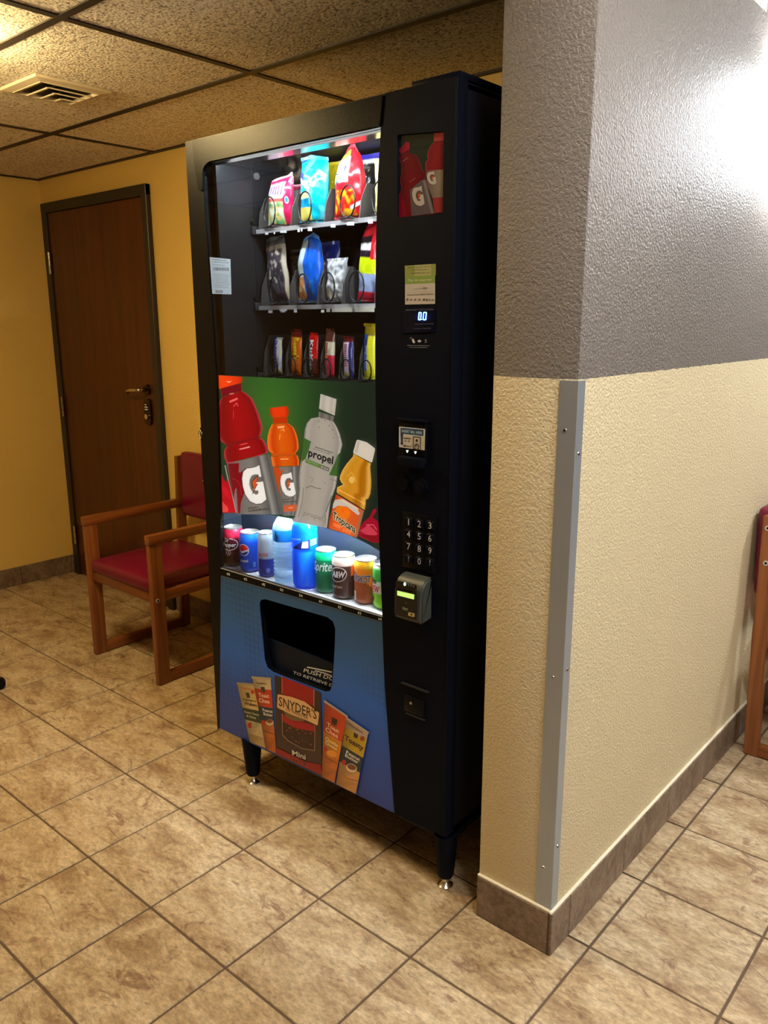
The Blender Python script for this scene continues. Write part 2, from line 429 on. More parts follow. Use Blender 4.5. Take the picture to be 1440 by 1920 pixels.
# ceiling vent
v = thing('ceiling_vent', 'beige square louvred air vent on the ceiling panel', 'vent', (-1.10, .545, H))
vx0, vx1, vy0, vy1 = -1.235, -.985, .415, .675
zt = H-.014
bm = bmesh.new()
fw = .026
def quad(bm, pts): bm.faces.new([bm.verts.new(p) for p in pts])
O = [(vx0, vy0), (vx1, vy0), (vx1, vy1), (vx0, vy1)]
I = [(vx0+fw, vy0+fw), (vx1-fw, vy0+fw), (vx1-fw, vy1-fw), (vx0+fw, vy1-fw)]
for i in range(4):
    j = (i+1) % 4
    quad(bm, [(*O[i], H-.001), (*O[j], H-.001), (*O[j], zt+.004), (*O[i], zt+.004)])
    quad(bm, [(*O[i], zt+.004), (*O[j], zt+.004), (*I[j], zt), (*I[i], zt)])
    quad(bm, [(*I[i], zt), (*I[j], zt), (*I[j], H-.001), (*I[i], H-.001)])
from_bm('frame', bm, M['vent'], v)
box('duct_opening', (vx0+fw, vy0+fw, H-.003), (vx1-fw, vy1-fw, H-.001), M['ventdark'], v)
cxm, cym = (vx0+vx1)/2, (vy0+vy1)/2
for k in range(4):                                        # nested L-shaped blades opening to one corner
    s = .036+.050*k
    x1, y0 = vx1-fw-.004-.048*k, vy0+fw+.004+.048*k
    bm = bmesh.new()
    e = vx0+fw+.004; f_ = vy1-fw-.004
    if x1-e < .02: break
    for a, b, nx, ny in (((e, y0), (x1, y0), 0, 1), ((x1, y0), (x1, f_), -1, 0)):
        dx, dy = nx*.030, ny*.030
        quad(bm, [(a[0], a[1], zt-.002), (b[0], b[1], zt-.002), (b[0]+dx, b[1]+dy, H-.004), (a[0]+dx, a[1]+dy, H-.004)])
        quad(bm, [(a[0], a[1], zt-.002), (b[0], b[1], zt-.002), (b[0]-dx*.1, b[1]-dy*.1, zt+.001), (a[0]-dx*.1, a[1]-dy*.1, zt+.001)])
    from_bm('louvre_blade', bm, M['vent'], v)

# door in the back wall
d = struct(thing('door_1', 'dark brown wooden flush door in a dark metal frame', 'door', (-2.3, YB, 0))); del d['category']
fy = YB-.028
bm = bmesh.new()
bm_box(bm, (DX0, fy, 0), (DX0+.050, YB-.001, DZ), .003, 1); bm_box(bm, (DX1-.044, fy, 0), (DX1, YB-.001, DZ), .003, 1)
bm_box(bm, (DX0, fy-.0005, DZ-.050), (DX1, YB-.001, DZ), .003, 1)
from_bm('door_frame', bm, M['dframe'], d)
box('door_leaf', (DX0+.053, YB-.018, .008), (DX1-.047, YB-.001, DZ-.053), M['door'], d, bev=.001, seg=1)
for z0, z1 in ((1.717, 1.831), (.942, 1.052), (.19, .30)):
    hg = cyl('hinge', (DX0+.050, YB-.030, z0), (DX0+.050, YB-.030, z1), .0075, M['chrome'], d, n=10)
    for q in (.33, .66): cyl('hinge_joint', (DX0+.050, YB-.030, z0+(z1-z0)*q-.001), (DX0+.050, YB-.030, z0+(z1-z0)*q+.001), .0078, M['bronze'], hg, n=10)
hx, hz = -1.907, 1.134
hd = cyl('lever_rose', (hx, YB-.018, hz), (hx, YB-.030, hz), .026, M['bronze'], d)
tube('lever', [(hx, YB-.030, hz), (hx, YB-.066, hz), (hx-.012, YB-.074, hz), (hx-.06, YB-.074, hz-.002), (hx-.105, YB-.070, hz-.006), (hx-.118, YB-.060, hz-.018)], .0085, M['chrome'], hd, n=10)
ex, ez = -1.908, 1.024
pl = rnd([(ex-.028, ez-.066), (ex+.028, ez-.066), (ex+.028, ez+.066), (ex-.028, ez+.066)], .03, 6)
es = prism('lock_plate', pl, lambda u, w, q: (u, q, w), YB-.018, YB-.030, M['bronze'], d)
box('lock_label', (ex-.020, YB-.0310, ez+.004), (ex+.012, YB-.030, ez+.044), M['blacksoft'], es)
for k, w in enumerate((.012, .022, .022)):
    zc = ez+.036-.012*k
    box('label_line', (ex-.018+(.003 if k == 0 else 0), YB-.0316, zc-.003), (ex-.018+w+.004, YB-.031, zc+.003), M['white'], es)
cyl('keyhole', (ex+.004, YB-.030, ez-.022), (ex+.004, YB-.042, ez-.022), .013, M['chrome'], es, n=16)

# ceiling dome lamps (all out of frame, one added as wall fill) and the wall sconce at the right edge
def dome(loc, r, strength, color, label):
    t = thing('ceiling_lamp', label, 'lamp', loc)
    x, y, z = loc
    lathe('lamp_base', [(r*.3, .012), (r*.62, .012), (r*.62, -.030), (r*.30, -.030)], M['chrome'], t, loc, 40, capb=False)
    em = emitter('lamp glass '+label[:12], color, strength)
    prof = [(r*.97*math.cos(a), -.056-.045*math.sin(a)) for a in [-.7+k/9*(math.pi/2+.7) for k in range(9)]]+[(.002, -.101)]
    lathe('lamp_glass', prof, em, t, loc, 40, capb=False, capt=True, smooth='all')
    return t
WARM = (1.0, .74, .33); COOL = (.92, .97, 1.0); NEUT = (1.0, .95, .86)
dome((-.87, -.05, H-.012), .18, DOME_WARM, WARM, 'round warm glass ceiling lamp above the open floor by the door')
dome((1.95, 2.55, H2-.012), .19, DOME_COOL, COOL, 'round white glass ceiling lamp over the seats beyond the partition')
dome((3.2, .1, H2-.012), .19, DOME_FILL, COOL, 'round white glass ceiling lamp facing the cream textured wall')
dome((1.48, .02, H2-.012), .19, DOME_REAR, NEUT, 'round glass ceiling lamp over the floor before the partition end')
sc = thing('wall_sconce', 'glowing white half round glass sconce on the textured wall', 'lamp', (PX1, 1.61, 1.99))
sm = emitter('sconce glass', (.90, .95, 1.0), SCONCE)
V = []; F = []; nz, na = 10, 16
for i in range(nz+1):
    z = 1.870+.235*i/nz; rr = .098+.040*math.sin(math.pi*(i/nz)*.62)
    for k in range(na+1):
        a = -math.pi/2+math.pi*k/na; V.append((PX1+.012+rr*.78*math.cos(a), 1.61+rr*math.sin(a), z))
for i in range(nz):
    for k in range(na): q = i*(na+1)+k; F.append((q, q+1, q+na+2, q+na+1))
F.append(tuple(range(na+1)))
add('glass_shade', V, F, sm, sc, smooth='all')
box('back_plate', (PX1, 1.53, 1.90), (PX1+.012, 1.69, 2.08), M['white'], sc, bev=.003)
# ------------------------------------------------------------------ oak armchairs
def rounded_slab(name, a, b, mt, parent, bev, crown=.0, axis=2, lean=None):
    bm = bmesh.new(); a = Vector(a); b = Vector(b)
    vs = bm_box(bm, a, b, bev, 4)
    bmesh.ops.subdivide_edges(bm, edges=[e for e in bm.edges if e.calc_length() > .1], cuts=5, use_grid_fill=True)
    c = (a+b)/2; s = (b-a)/2
    if crown:
        o = [i for i in range(3) if i != axis]
        for v in bm.verts:
            t = (v.co[axis]-c[axis])/s[axis]
            if t > 0:
                k = (1-((v.co[o[0]]-c[o[0]])/s[o[0]])**2)*(1-((v.co[o[1]]-c[o[1]])/s[o[1]])**2)
                v.co[axis] += crown*max(k, 0)*t
    if lean: bmesh.ops.transform(bm, matrix=lean, verts=bm.verts)
    return from_bm(name, bm, mt, parent, 'all')
def make_chair(label):
    """origin: centre of the floor footprint; faces -Y; width .51, front at y=-.27"""
    t = thing('armchair', label, 'chair', (0, 0, 0), 'burgundy oak armchairs')
    w, yf, yr = .2575, -.27, .27
    for s in (-1, 1):
        x0, x1 = (w-.027, w) if s > 0 else (-w, -w+.027)
        box('front_leg', (x0, yf, 0), (x1, yf+.058, .602), M['wood'], t, bev=.004)
        box('armrest', (x0-.003, yf-.004, .600), (x1+.003, yr-.045, .640), M['wood2'], t, bev=.006)
        # rear leg, leaning back above the seat
        V = []
        for (y, z) in ((yr-.078, 0), (yr-.03, 0), (yr-.016, .42), (yr-.012, .845), (yr-.050, .845), (yr-.064, .42)):
            V.append((x0+.001, y, z)); V.append((x1-.001, y, z))
        n = 6; F = [(0, 2, 4, 6, 8, 10), (11, 9, 7, 5, 3, 1)]+[(2*i, 2*i+1, (2*i+3) % 12, (2*i+2) % 12) for i in range(6)]
        bm = bmesh.new(); vs = [bm.verts.new(v) for v in V]
        for f in F: bm.faces.new([vs[i] for i in f])
        bmesh.ops.recalc_face_normals(bm, faces=bm.faces)
        bmesh.ops.bevel(bm, geom=list(bm.edges), offset=.003, segments=2, affect='EDGES')
        from_bm('rear_leg', bm, M['wood'], t, 35)
        box('floor_runner', (x0+.002, yf+.057, .004), (x1-.002, yr-.076, .048), M['wood2'], t, bev=.003)
        box('side_rail', (x0+.003, yf+.057, .356), (x1-.003, yr-.070, .400), M['wood2'], t, bev=.003)
        for yy, zz in ((yf+.02, .367), (yr-.030, .806), (yr-.036, .689)):
            xo = x1 if s > 0 else x0
            q = cyl('bolt', (xo-.001*s, yy, zz), (xo+.003*s, yy, zz), .0085, M['boltm'], t, n=14)
            cyl('bolt_socket', (xo+.0025*s, yy, zz), (xo+.0034*s, yy, zz), .0045, M['blacksoft'], q, n=6)
    box('front_rail', (-w+.028, yf+.012, .352), (w-.028, yf+.034, .398), M['wood3'], t, bev=.003)
    box('rear_rail', (-w+.028, yr-.072, .352), (w-.028, yr-.05, .398), M['wood3'], t, bev=.003)
    rounded_slab('seat_cushion', (-w+.029, yf+.004, .392), (w-.029, yr-.060, .448), M['burg'], t, .020, .022)
    L = Matrix.Translation((0, yr, .70)) @ Matrix.Rotation(R(-2), 4, 'X') @ Matrix.Translation((0, -yr, -.70))
    rounded_slab('backrest_cushion', (-w+.029, yr-.048, .560), (w-.029, yr+.010, .866), M['burg'], t, .022, .0, 2, L)
    return t
def copy_tree(o, parent=None):
    c = o.copy(); COL.objects.link(c); c.parent = parent
    for ch in list(o.children): copy_tree(ch, c)
    return c
ch = make_chair('oak armchair with burgundy vinyl seat beside the brown door')
ch2 = copy_tree(ch); ch2['label'] = 'oak armchair with burgundy back against the cream textured wall'
ch.location = (-1.342, .756+.27, 0)
ch2.rotation_euler.z = R(90); ch2.location = (.905+.24, 1.77+.2575, 0)

# swivel stool whose caster tip shows at the left edge
st = thing('swivel_stool', 'black caster of a small swivel stool on the tan floor tiles', 'stool', (-1.662, .128, 0))
sx, sy = -1.662, .128
cyl('column', (sx, sy, .06), (sx, sy, .40), .022, M['blacksoft'], st)
rounded_slab('seat', (sx-.13, sy-.13, .40), (sx+.13, sy+.13, .45), M['blacksoft'], st, .025)
for k in range(5):
    a = R(63)+k*2*math.pi/5; c, s = math.cos(a), math.sin(a)
    ex_, ey_ = sx+.215*c, sy+.215*s
    lg = cyl('base_leg', (sx, sy, .075), (ex_, ey_, .058), .016, M['blacksoft'], st, r1=.011, n=12)
    q = Vector((-s, c, 0))*.012
    cyl('caster', Vector((ex_, ey_, .024))-q, Vector((ex_, ey_, .024))+q, .0235, M['blacksoft'], lg, n=20)
# ------------------------------------------------------------------ flat print: coloured outlines and lettering laid on a surface
_tc = {}
def glyphs(txt, bold=0.0):
    """triangulated lettering, x from 0 to 1, y in cap heights (baseline 0, capitals 1)"""
    k = (txt, bold)
    if k in _tc: return _tc[k]
    cu = bpy.data.curves.new('t', 'FONT'); cu.body = txt; cu.size = 1; cu.offset = bold; cu.resolution_u = 2
    ob = bpy.data.objects.new('t', cu)
    me = ob.to_mesh()
    vs = [(v.co.x, v.co.y) for v in me.vertices]; fs = [tuple(p.vertices) for p in me.polygons]
    ob.to_mesh_clear(); bpy.data.objects.remove(ob); bpy.data.curves.remove(cu)
    x0 = min(v[0] for v in vs); x1 = max(v[0] for v in vs)
    w = max(x1-x0, 1e-4); cap = .69
    _tc[k] = ([((x-x0)/w, y/cap) for x, y in vs], fs, w/cap)
    return _tc[k]
class Print:
    def __init__(s, Y, gain=1.0, step=.00012, mapf=None):
        s.V = []; s.F = []; s.K = []; s.Y = Y; s.n = 0; s.gain = gain; s.step = step; s.mapf = mapf
        s.tr = lambda x, y: (x, y)
    def crop(s, x0, y0, k): s.tr = lambda x, y: (x0+x/k, y0+y/k); return s
    def pt(s, x, y):
        px, py = s.tr(x, y); Y = s.Y-s.n*s.step
        return s.mapf(px, py, s.n*s.step) if s.mapf else PY(px, py, Y)
    def c(s, col): l = lin(col); return tuple(min(v*s.gain, .95) for v in l[:3])+(1,)
    def poly(s, pts, col, keep=False):
        if not keep: s.n += 1
        b = len(s.V); s.V += [s.pt(*p[:2]) for p in pts]
        s.K += [s.c(c) for c in col] if isinstance(col[0], (tuple, list)) else [s.c(col)]*len(pts)
        for t in tessellate_polygon([[Vector((p[0], p[1], 0)) for p in pts]]): s.F.append(tuple(b+i for i in t))
    def ell(s, cx, cy, rx, ry, col, ang=0, n=20, a0=0, a1=360):
        pts = []
        for k in range(n):
            t = R(a0+(a1-a0)*k/(n if a1-a0 == 360 else n-1)); x, y = rx*math.cos(t), ry*math.sin(t)
            pts.append((cx+x*math.cos(ang)-y*math.sin(ang), cy+x*math.sin(ang)+y*math.cos(ang)))
        s.poly(pts, col)
    def line(s, pts, w, col):
        for a, b in zip(pts[:-1], pts[1:]):
            d = Vector((b[0]-a[0], b[1]-a[1])); L = d.length or 1; q = Vector((-d.y, d.x))/L*w/2
            s.poly([(a[0]+q.x, a[1]+q.y), (b[0]+q.x, b[1]+q.y), (b[0]-q.x, b[1]-q.y), (a[0]-q.x, a[1]-q.y)], col, keep=True)
    def rows(s, rows, stops):
        """a body drawn as rows (xl, yl, xr, yr[, stops]) with colour stops across"""
        s.n += 1; b = len(s.V); last = stops; ns = len(stops)
        for r in rows:
            st = r[4] if len(r) > 4 else last
            for t, c in st:
                s.V.append(s.pt(r[0]+(r[2]-r[0])*t, r[1]+(r[3]-r[1])*t)); s.K.append(s.c(c))
        for i in range(len(rows)-1):
            for k in range(ns-1): q = b+i*ns+k; s.F.append((q, q+1, q+ns+1, q+ns))
    def grid(s, fn, colfn, nu, nv):
        s.n += 1; b = len(s.V)
        for j in range(nv+1):
            for i in range(nu+1):
                p = fn(i/nu, j/nv); s.V.append(s.pt(*p)); s.K.append(s.c(colfn(*p)))
        for j in range(nv):
            for i in range(nu): q = b+j*(nu+1)+i; s.F.append((q, q+1, q+nu+2, q+nu+1))
    def text(s, txt, p0, p1, h, col, bold=.012, up=None, shear=0):
        vs, fs, asp = glyphs(txt, bold); s.n += 1; b = len(s.V)
        dx, dy = p1[0]-p0[0], p1[1]-p0[1]; L = math.hypot(dx, dy)
        ux, uy = up or (0, -1)
        for x, y in vs:
            xx = x+shear*y*h/L
            s.V.append(s.pt(p0[0]+dx*xx+ux*h*y, p0[1]+dy*xx+uy*h*y)); s.K.append(s.c(col))
        s.F += [tuple(b+i for i in f) for f in fs]
    def smudge(s, p0, p1, h, col, rows_=1, gap=1.6, seed=0):
        """a line of print too small to read, as short strokes"""
        rr = random.Random(seed); dx, dy = p1[0]-p0[0], p1[1]-p0[1]; L = math.hypot(dx, dy)
        t = 0
        while t < .97:
            w = rr.uniform(.5, 1.1)*h/L; e = min(t+w, 1)
            a = (p0[0]+dx*t, p0[1]+dy*t); b = (p0[0]+dx*e, p0[1]+dy*e); q = rr.uniform(.65, 1)
            s.poly([a, b, (b[0], b[1]-h*q), (a[0], a[1]-h*q)], col, keep=True)
            t = e+rr.uniform(.2, .7)*h*.45/L
    def build(s, name, mt, parent): return add(name, s.V, s.F, mt, parent, cols=s.K)

# ------------------------------------------------------------------ the vending machine
YF = .525
MX0, MX1, MZ0, MZ1 = -.391, .548, .158, 1.950
vm = thing('vending_machine', 'black snack and drink vending machine standing on legs against the back wall', 'vending machine', (.08, .9, 0))
fr = lambda u, w, q: (u, q, w)
# cabinet: open-fronted shell
bm = bmesh.new(); YBk = 1.325; th = .02
bm_box(bm, (MX0+.006, YF+.035, MZ0+.01), (MX0+th+.006, YBk, MZ1-.006), .002, 1)
bm_box(bm, (MX1-th, YF+.035, MZ0+.01), (MX1-.002, YBk, MZ1-.006), .002, 1)
bm_box(bm, (MX0+.006, YF+.035, MZ1-th), (MX1-.002, YBk, MZ1-.004), .002, 1)
bm_box(bm, (MX0+.006, YF+.035, MZ0+.01), (MX1-.002, YBk, MZ0+.03), .002, 1)
bm_box(bm, (MX0+.006, YBk-.02, MZ0+.01), (MX1-.002, YBk, MZ1-.006), .002, 1)
from_bm('cabinet', bm, M['navy'], vm, 35)
# raised cap at the top right
box('top_cap', (PY(769, 160, YF).x, YF+.004, MZ1-.002), (MX1, YBk-.2, MZ1+.012), M['black'], vm, bev=.003)
# seam between window side and control column (it waists inwards)
SEAM = [(722, 181), (714, 238), (708, 340), (705, 440), (703.5, 580), (703.5, 718), (706, 850), (710, 1000), (717, 1160), (722, 1290), (740, 1525)]
seam = [(PY(x, y, YF).x, PY(x, y, YF).z) for x, y in SEAM]
seam[0] = (seam[0][0], MZ1)
BL = PY(412, 1365, YF); BR_ = PY(740, 1525, YF)
winL = [(PY(x, y, YF).x, PY(x, y, YF).z) for x, y in [(380, 330), (384, 400), (393, 520), (400, 620), (405, 703), (408, 800), (413, 962), (414, 1075), (412, 1365)]]
gtop = 1.882
# left stile + header, one frame
out = [(MX0, MZ0-.012), (MX0, MZ1), seam[0], seam[1]]+[(.30, gtop+.001), (-.28, gtop)]+[(-.300, gtop-.006), (-.312, gtop-.020)]+winL
prism('door_frame', out, fr, YF, YF+.014, M['frame'], vm)
box('header_back', (-.300, YF+.014, gtop), (.330, YF+.034, MZ1-.002), M['black'], vm)
hd_ = rnd([(-.352, MZ1-.004), (seam[0][0]-.003, MZ1-.004), (seam[1][0]+.001, gtop+.003), (-.285, gtop+.003), (-.310, gtop-.010), (-.3165, 1.815), (-.333, 1.815), (-.345, 1.870)], [.006, .002, .002, .012, .012, .003, .004, .012])
prism('header_trim', hd_, fr, YF-.006, YF+.002, M['blacktex'], vm)
# edge strip on the machine's left side with the latch
lt = box('door_latch', (MX0-.010, YF+.002, .968), (MX0+.004, YF+.024, 1.150), M['blacksoft'], vm, bev=.004)
tube('latch_ring', [(MX0-.004+.008*math.cos(a), YF-.001, 1.128+.012*math.sin(a)) for a in [k*math.pi/6 for k in range(12)]], .0014, M['chrome'], lt, closed=True)
cyl('latch_rivet', (MX0-.004, YF+.003, .985), (MX0-.004, YF-.001, .985), .003, M['chrome'], lt, n=10)

# control column
cp = [p for p in seam]+[(BR_.x, BR_.z), (MX1, MZ0+.016), (MX1, MZ1)]
pw = [(PY(x, y, YF).x, PY(x, y, YF).z) for x, y in ((746, 253), (833, 246), (831, 400), (746, 408))]
col_ = prism('control_column', [(x+.002, z) for x, z in cp[:-3]]+cp[-2:], fr, YF-.002, YF+.034, M['black'], vm, holes=[rnd(pw, .004, 2)])
cyl('side_edge_bead', (MX1-.004, YF-.001, MZ0+.02), (MX1-.004, YF-.001, MZ1-.004), .0035, M['black'], col_, n=10)

# glass pane with a whitish noise patch near its top
gm, nt, b, N, L = nodes('window glass')
nt.nodes.remove(b); out_ = nt.nodes['Material Output']
tr = N('ShaderNodeBsdfTransparent'); gl = N('ShaderNodeBsdfGlossy'); gl.inputs['Roughness'].default_value = .03
fz = N('ShaderNodeFresnel'); fz.inputs[0].default_value = 1.45
m1 = N('ShaderNodeMixShader'); L(fz.outputs[0], m1.inputs[0]); L(tr.outputs[0], m1.inputs[1]); L(gl.outputs[0], m1.inputs[2])
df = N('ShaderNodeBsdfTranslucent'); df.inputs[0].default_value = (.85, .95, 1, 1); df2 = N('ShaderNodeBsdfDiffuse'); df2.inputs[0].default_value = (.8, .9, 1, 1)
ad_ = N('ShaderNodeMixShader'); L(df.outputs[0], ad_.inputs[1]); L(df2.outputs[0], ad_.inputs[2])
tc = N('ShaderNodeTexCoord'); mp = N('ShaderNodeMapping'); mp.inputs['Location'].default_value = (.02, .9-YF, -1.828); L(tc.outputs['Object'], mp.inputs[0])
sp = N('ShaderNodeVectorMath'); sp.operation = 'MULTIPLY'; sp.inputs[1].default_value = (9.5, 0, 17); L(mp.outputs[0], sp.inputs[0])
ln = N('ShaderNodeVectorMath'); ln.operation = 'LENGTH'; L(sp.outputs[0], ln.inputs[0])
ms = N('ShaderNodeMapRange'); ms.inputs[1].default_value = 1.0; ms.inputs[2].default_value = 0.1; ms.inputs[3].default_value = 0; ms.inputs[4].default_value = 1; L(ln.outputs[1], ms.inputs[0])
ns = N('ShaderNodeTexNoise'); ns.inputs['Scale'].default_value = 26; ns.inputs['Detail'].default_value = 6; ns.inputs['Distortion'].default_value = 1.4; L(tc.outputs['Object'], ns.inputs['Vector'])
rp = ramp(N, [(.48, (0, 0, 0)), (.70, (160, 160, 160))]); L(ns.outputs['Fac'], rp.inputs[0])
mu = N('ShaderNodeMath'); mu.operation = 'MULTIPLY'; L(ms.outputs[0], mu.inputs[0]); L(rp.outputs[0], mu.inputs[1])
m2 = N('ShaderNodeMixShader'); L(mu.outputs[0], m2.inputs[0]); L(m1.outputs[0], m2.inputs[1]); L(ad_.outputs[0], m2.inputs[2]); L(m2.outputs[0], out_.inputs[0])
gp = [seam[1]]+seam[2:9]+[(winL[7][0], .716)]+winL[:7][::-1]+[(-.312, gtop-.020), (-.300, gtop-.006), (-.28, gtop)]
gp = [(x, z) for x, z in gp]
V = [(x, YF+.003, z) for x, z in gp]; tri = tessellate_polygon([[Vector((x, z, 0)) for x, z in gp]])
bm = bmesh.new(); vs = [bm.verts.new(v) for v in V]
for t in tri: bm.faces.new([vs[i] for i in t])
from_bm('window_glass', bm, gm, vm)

# interior liner of the snack compartment
LX0, LX1, LY1 = -.306, .330, 1.20
box('liner_left', (LX0-.012, YF+.036, 1.265), (LX0, LY1, 1.925), M['liner'], vm)
box('liner_right', (LX1+.02, YF+.036, 1.265), (LX1+.032, LY1, 1.925), M['linerd'], vm)
box('liner_back', (LX0, LY1-.012, .72), (LX1+.02, LY1, 1.925), M['linerd'], vm)
box('liner_top', (LX0, YF+.036, 1.915), (LX1+.02, LY1, 1.925), M['linerd'], vm)
cyl('liner_rivet', (LX0, .705, 1.872), (LX0+.006, .705, 1.872), .010, M['alu'], vm, n=14)
box('liner_edge', (LX0, .690, 1.29), (LX0+.003, .694, 1.905), M['liner'], vm)
# lamp behind the header
tubeM = emitter('machine lamp', (.86, .94, 1.0), TUBE_TOP)
lh = box('lamp_housing', (LX0+.01, YF+.034, 1.906), (LX1, YF+.075, 1.916), M['white'], vm)
cyl('lamp_tube', (-.26, YF+.052, 1.897), (.30, YF+.052, 1.897), .0085, tubeM, lh, n=12)
cyl('side_lamp_tube', (LX1+.012, YF+.044, 1.34), (LX1+.012, YF+.044, 1.86), .006, emitter('side lamp', (.88, .95, 1.0), TUBE_SIDE), lh, n=10)
bm = bmesh.new(); quad(bm, [(-.25, YF+.052, 1.875), (.33, YF+.052, 1.875), (.33, YF+.014, 1.8765), (-.25, YF+.014, 1.8765)])
from_bm('lamp_reflector', bm, M['chrome'], lh)

# rating sticker on the left liner
sk = Print(0, 1.0, mapf=lambda px, py, d: PX(px, py, LX0+.001+d))
sk.poly([(393, 482), (432, 486), (434, 552), (398, 551)], (225, 235, 238))
for y, w, h in ((487, 30, 1.6), (491, 34, 1.2), (496, 26, 1.0)): sk.smudge((396, y), (396+w, y+2.5), h, (90, 100, 110), seed=y)
for k in range(18): sk.line([(399+k*1.7, 501+.06*k), (399.3+k*1.7, 507+.06*k)], .5+.8*((k*7) % 3)/2, (50, 60, 70))
for y in range(514, 541, 3): sk.smudge((398, y), (398+30+(y*7) % 5, y+2), .9, (120, 130, 140), seed=y)
for k in range(10): sk.line([(404+k*1.5, 544+.05*k), (404.2+k*1.5, 549+.05*k)], .5+.6*((k*5) % 3)/2, (60, 70, 80))
sk.build('rating_sticker', M['prl'], vm)

# shelves: tray, lip, dividers, coils, price tags
def helix(cx, y0, y1, zc, r, pitch, phase=0):
    pts = []; k = 0
    while y0+pitch*(k+1) < y1:                     # open loops, stepping back along the bottom of the turn
        for a in range(0, 331, 15):
            c = math.cos(R(285+a)); pts.append((cx+r*c, y0+pitch*k-.35*r*c, zc+r*math.sin(R(285+a))))
        k += 1
    return pts
TR1 = LX1+.018
def shelf(zb, zt, xsdiv, coils, r, dh, pitch, bright):
    s_ = box('shelf_tray', (LX0+.004, .690, zb-.004), (TR1, LY1-.02, zb), M['linerd'], vm)
    box('shelf_lip', (LX0+.014, .686, zb-.012), (TR1, .690, zt), M[bright], s_)
    box('tray_rail', (LX0+.001, .675, zb-.014), (LX0+.013, .72, zt+.010), M['linerd'], s_, bev=.003)
    cyl('tray_roller', (LX0+.001, .684, zt+.022), (LX0+.010, .684, zt+.022), .008, M['coil'], s_, n=14)
    for x in xsdiv:
        pts = [(.692, zb), (.700, zb+dh*.55), (.722, zb+dh), (LY1-.03, zb+dh), (LY1-.03, zb)]
        prism('divider', pts, lambda u, w, q: (q, u, w), x-.0015, x+.0015, M['divider'], s_)
    for x in coils:
        tube('coil', helix(x, .684, LY1-.02, zb+r+.004, r, pitch), .0022, M['coil'], s_, n=6)
        tube('coil_tail', [(x-.028, .684, zb+.003), (x-.010, .682, zb+.002), (x+.004, .681, zb+.004), (x+.018, .684, zb+.012)], .0022, M['coil'], s_, n=6)
    return s_
s1 = shelf(1.722, 1.722, [-.287, -.150, -.016, .114, .245], [-.228, -.082, .080, .193], .040, .090, .085, 'lip')
s2 = shelf(1.506, 1.506, [-.290, -.165, -.050, .046, .165, .27], [-.212, -.098, .001, .108, .215], .040, .100, .085, 'lip')
s3 = shelf(1.300, 1.300, [-.290, -.192, -.115, -.045, .030, .105, .180, .255], [-.231, -.153, -.084, -.010, .066, .141, .215], .027, .120, .050, 'linerd')
def tags(s_, specs, name='price_tag'):
    for (x, y, w, h, c) in specs:
        p = Print(.6855, 1.0)
        p.poly([(x, y), (x+w, y-.06*w*(1 if y < 600 else -3)), (x+w, y+h), (x, y+h)], c)
        p.build(name, M['prl'], s_)
tags(s1, [(497, 436, 6, 4, (235, 240, 245)), (513, 435, 3, 4, (225, 230, 235)), (525, 432.5, 12, 4, (215, 222, 230)), (558, 429, 4, 6, (245, 248, 250)), (564, 428, 3, 6, (245, 248, 250)), (577, 426, 8, 7, (250, 250, 252)), (620, 420.5, 9, 6, (240, 240, 238)), (650, 416.5, 14, 6, (240, 240, 238)), (690, 412, 9, 7, (240, 240, 238))])
tags(s2, [(503, 582, 8, 5, (240, 244, 248)), (524, 580, 14, 3, (230, 234, 240)), (526, 583.5, 9, 2, (210, 214, 220)), (551, 580, 6, 6, (220, 224, 228)), (602, 581, 6, 5, (240, 240, 236)), (612, 578, 7, 7, (235, 235, 228)), (622, 578, 80, 7, (205, 200, 186)), (660, 578, 5, 7, (245, 244, 238)), (670, 577, 5, 8, (245, 244, 238))])
tags(s3, [(511, 707, 5, 2.2, (240, 242, 240)), (536, 708.6, 3, 2, (200, 205, 200)), (545, 709.3, 5, 2.6, (245, 245, 240)), (576, 711, 6, 2.4, (240, 242, 240)), (609, 713, 5, 2.4, (215, 220, 215)), (645, 715, 6, 2.6, (245, 246, 242)), (676, 717, 3, 2, (210, 210, 210)), (685, 717.5, 6, 3.4, (248, 248, 245))])

# drink bay below the poster
BF = .722
box('bay_floor', (-.364, YF+.006, BF-.012), (.36, .72, BF), M['bayfloor'], vm)
bm = bmesh.new()
bm_box(bm, (-.3645, YF+.036, BF), (-.361, .640, 1.10)); bm_box(bm, (-.361, .640, BF), (.36, .646, 1.10)); bm_box(bm, (.355, YF+.036, BF), (.361, .640, 1.10))
bm_box(bm, (-.3645, YF+.036, 1.10), (.361, .646, 1.106))
from_bm('bay_wall', bm, M['baym'], vm)
bayM = emitter('bay lamp', (.90, .97, 1.0), TUBE_BAY)
bm = bmesh.new(); bm_box(bm, (-.25, YF+.020, 1.0), (.32, YF+.075, 1.012)); bm_box(bm, (-.25, YF+.072, .962), (.32, YF+.075, 1.0)); bm_box(bm, (-.25, YF+.020, .962), (.32, YF+.023, 1.0))
bh = from_bm('bay_lamp_housing', bm, M['white'], vm)
cyl('bay_lamp_tube', (-.22, YF+.046, .990), (.28, YF+.046, .990), .008, bayM, bh, n=12)
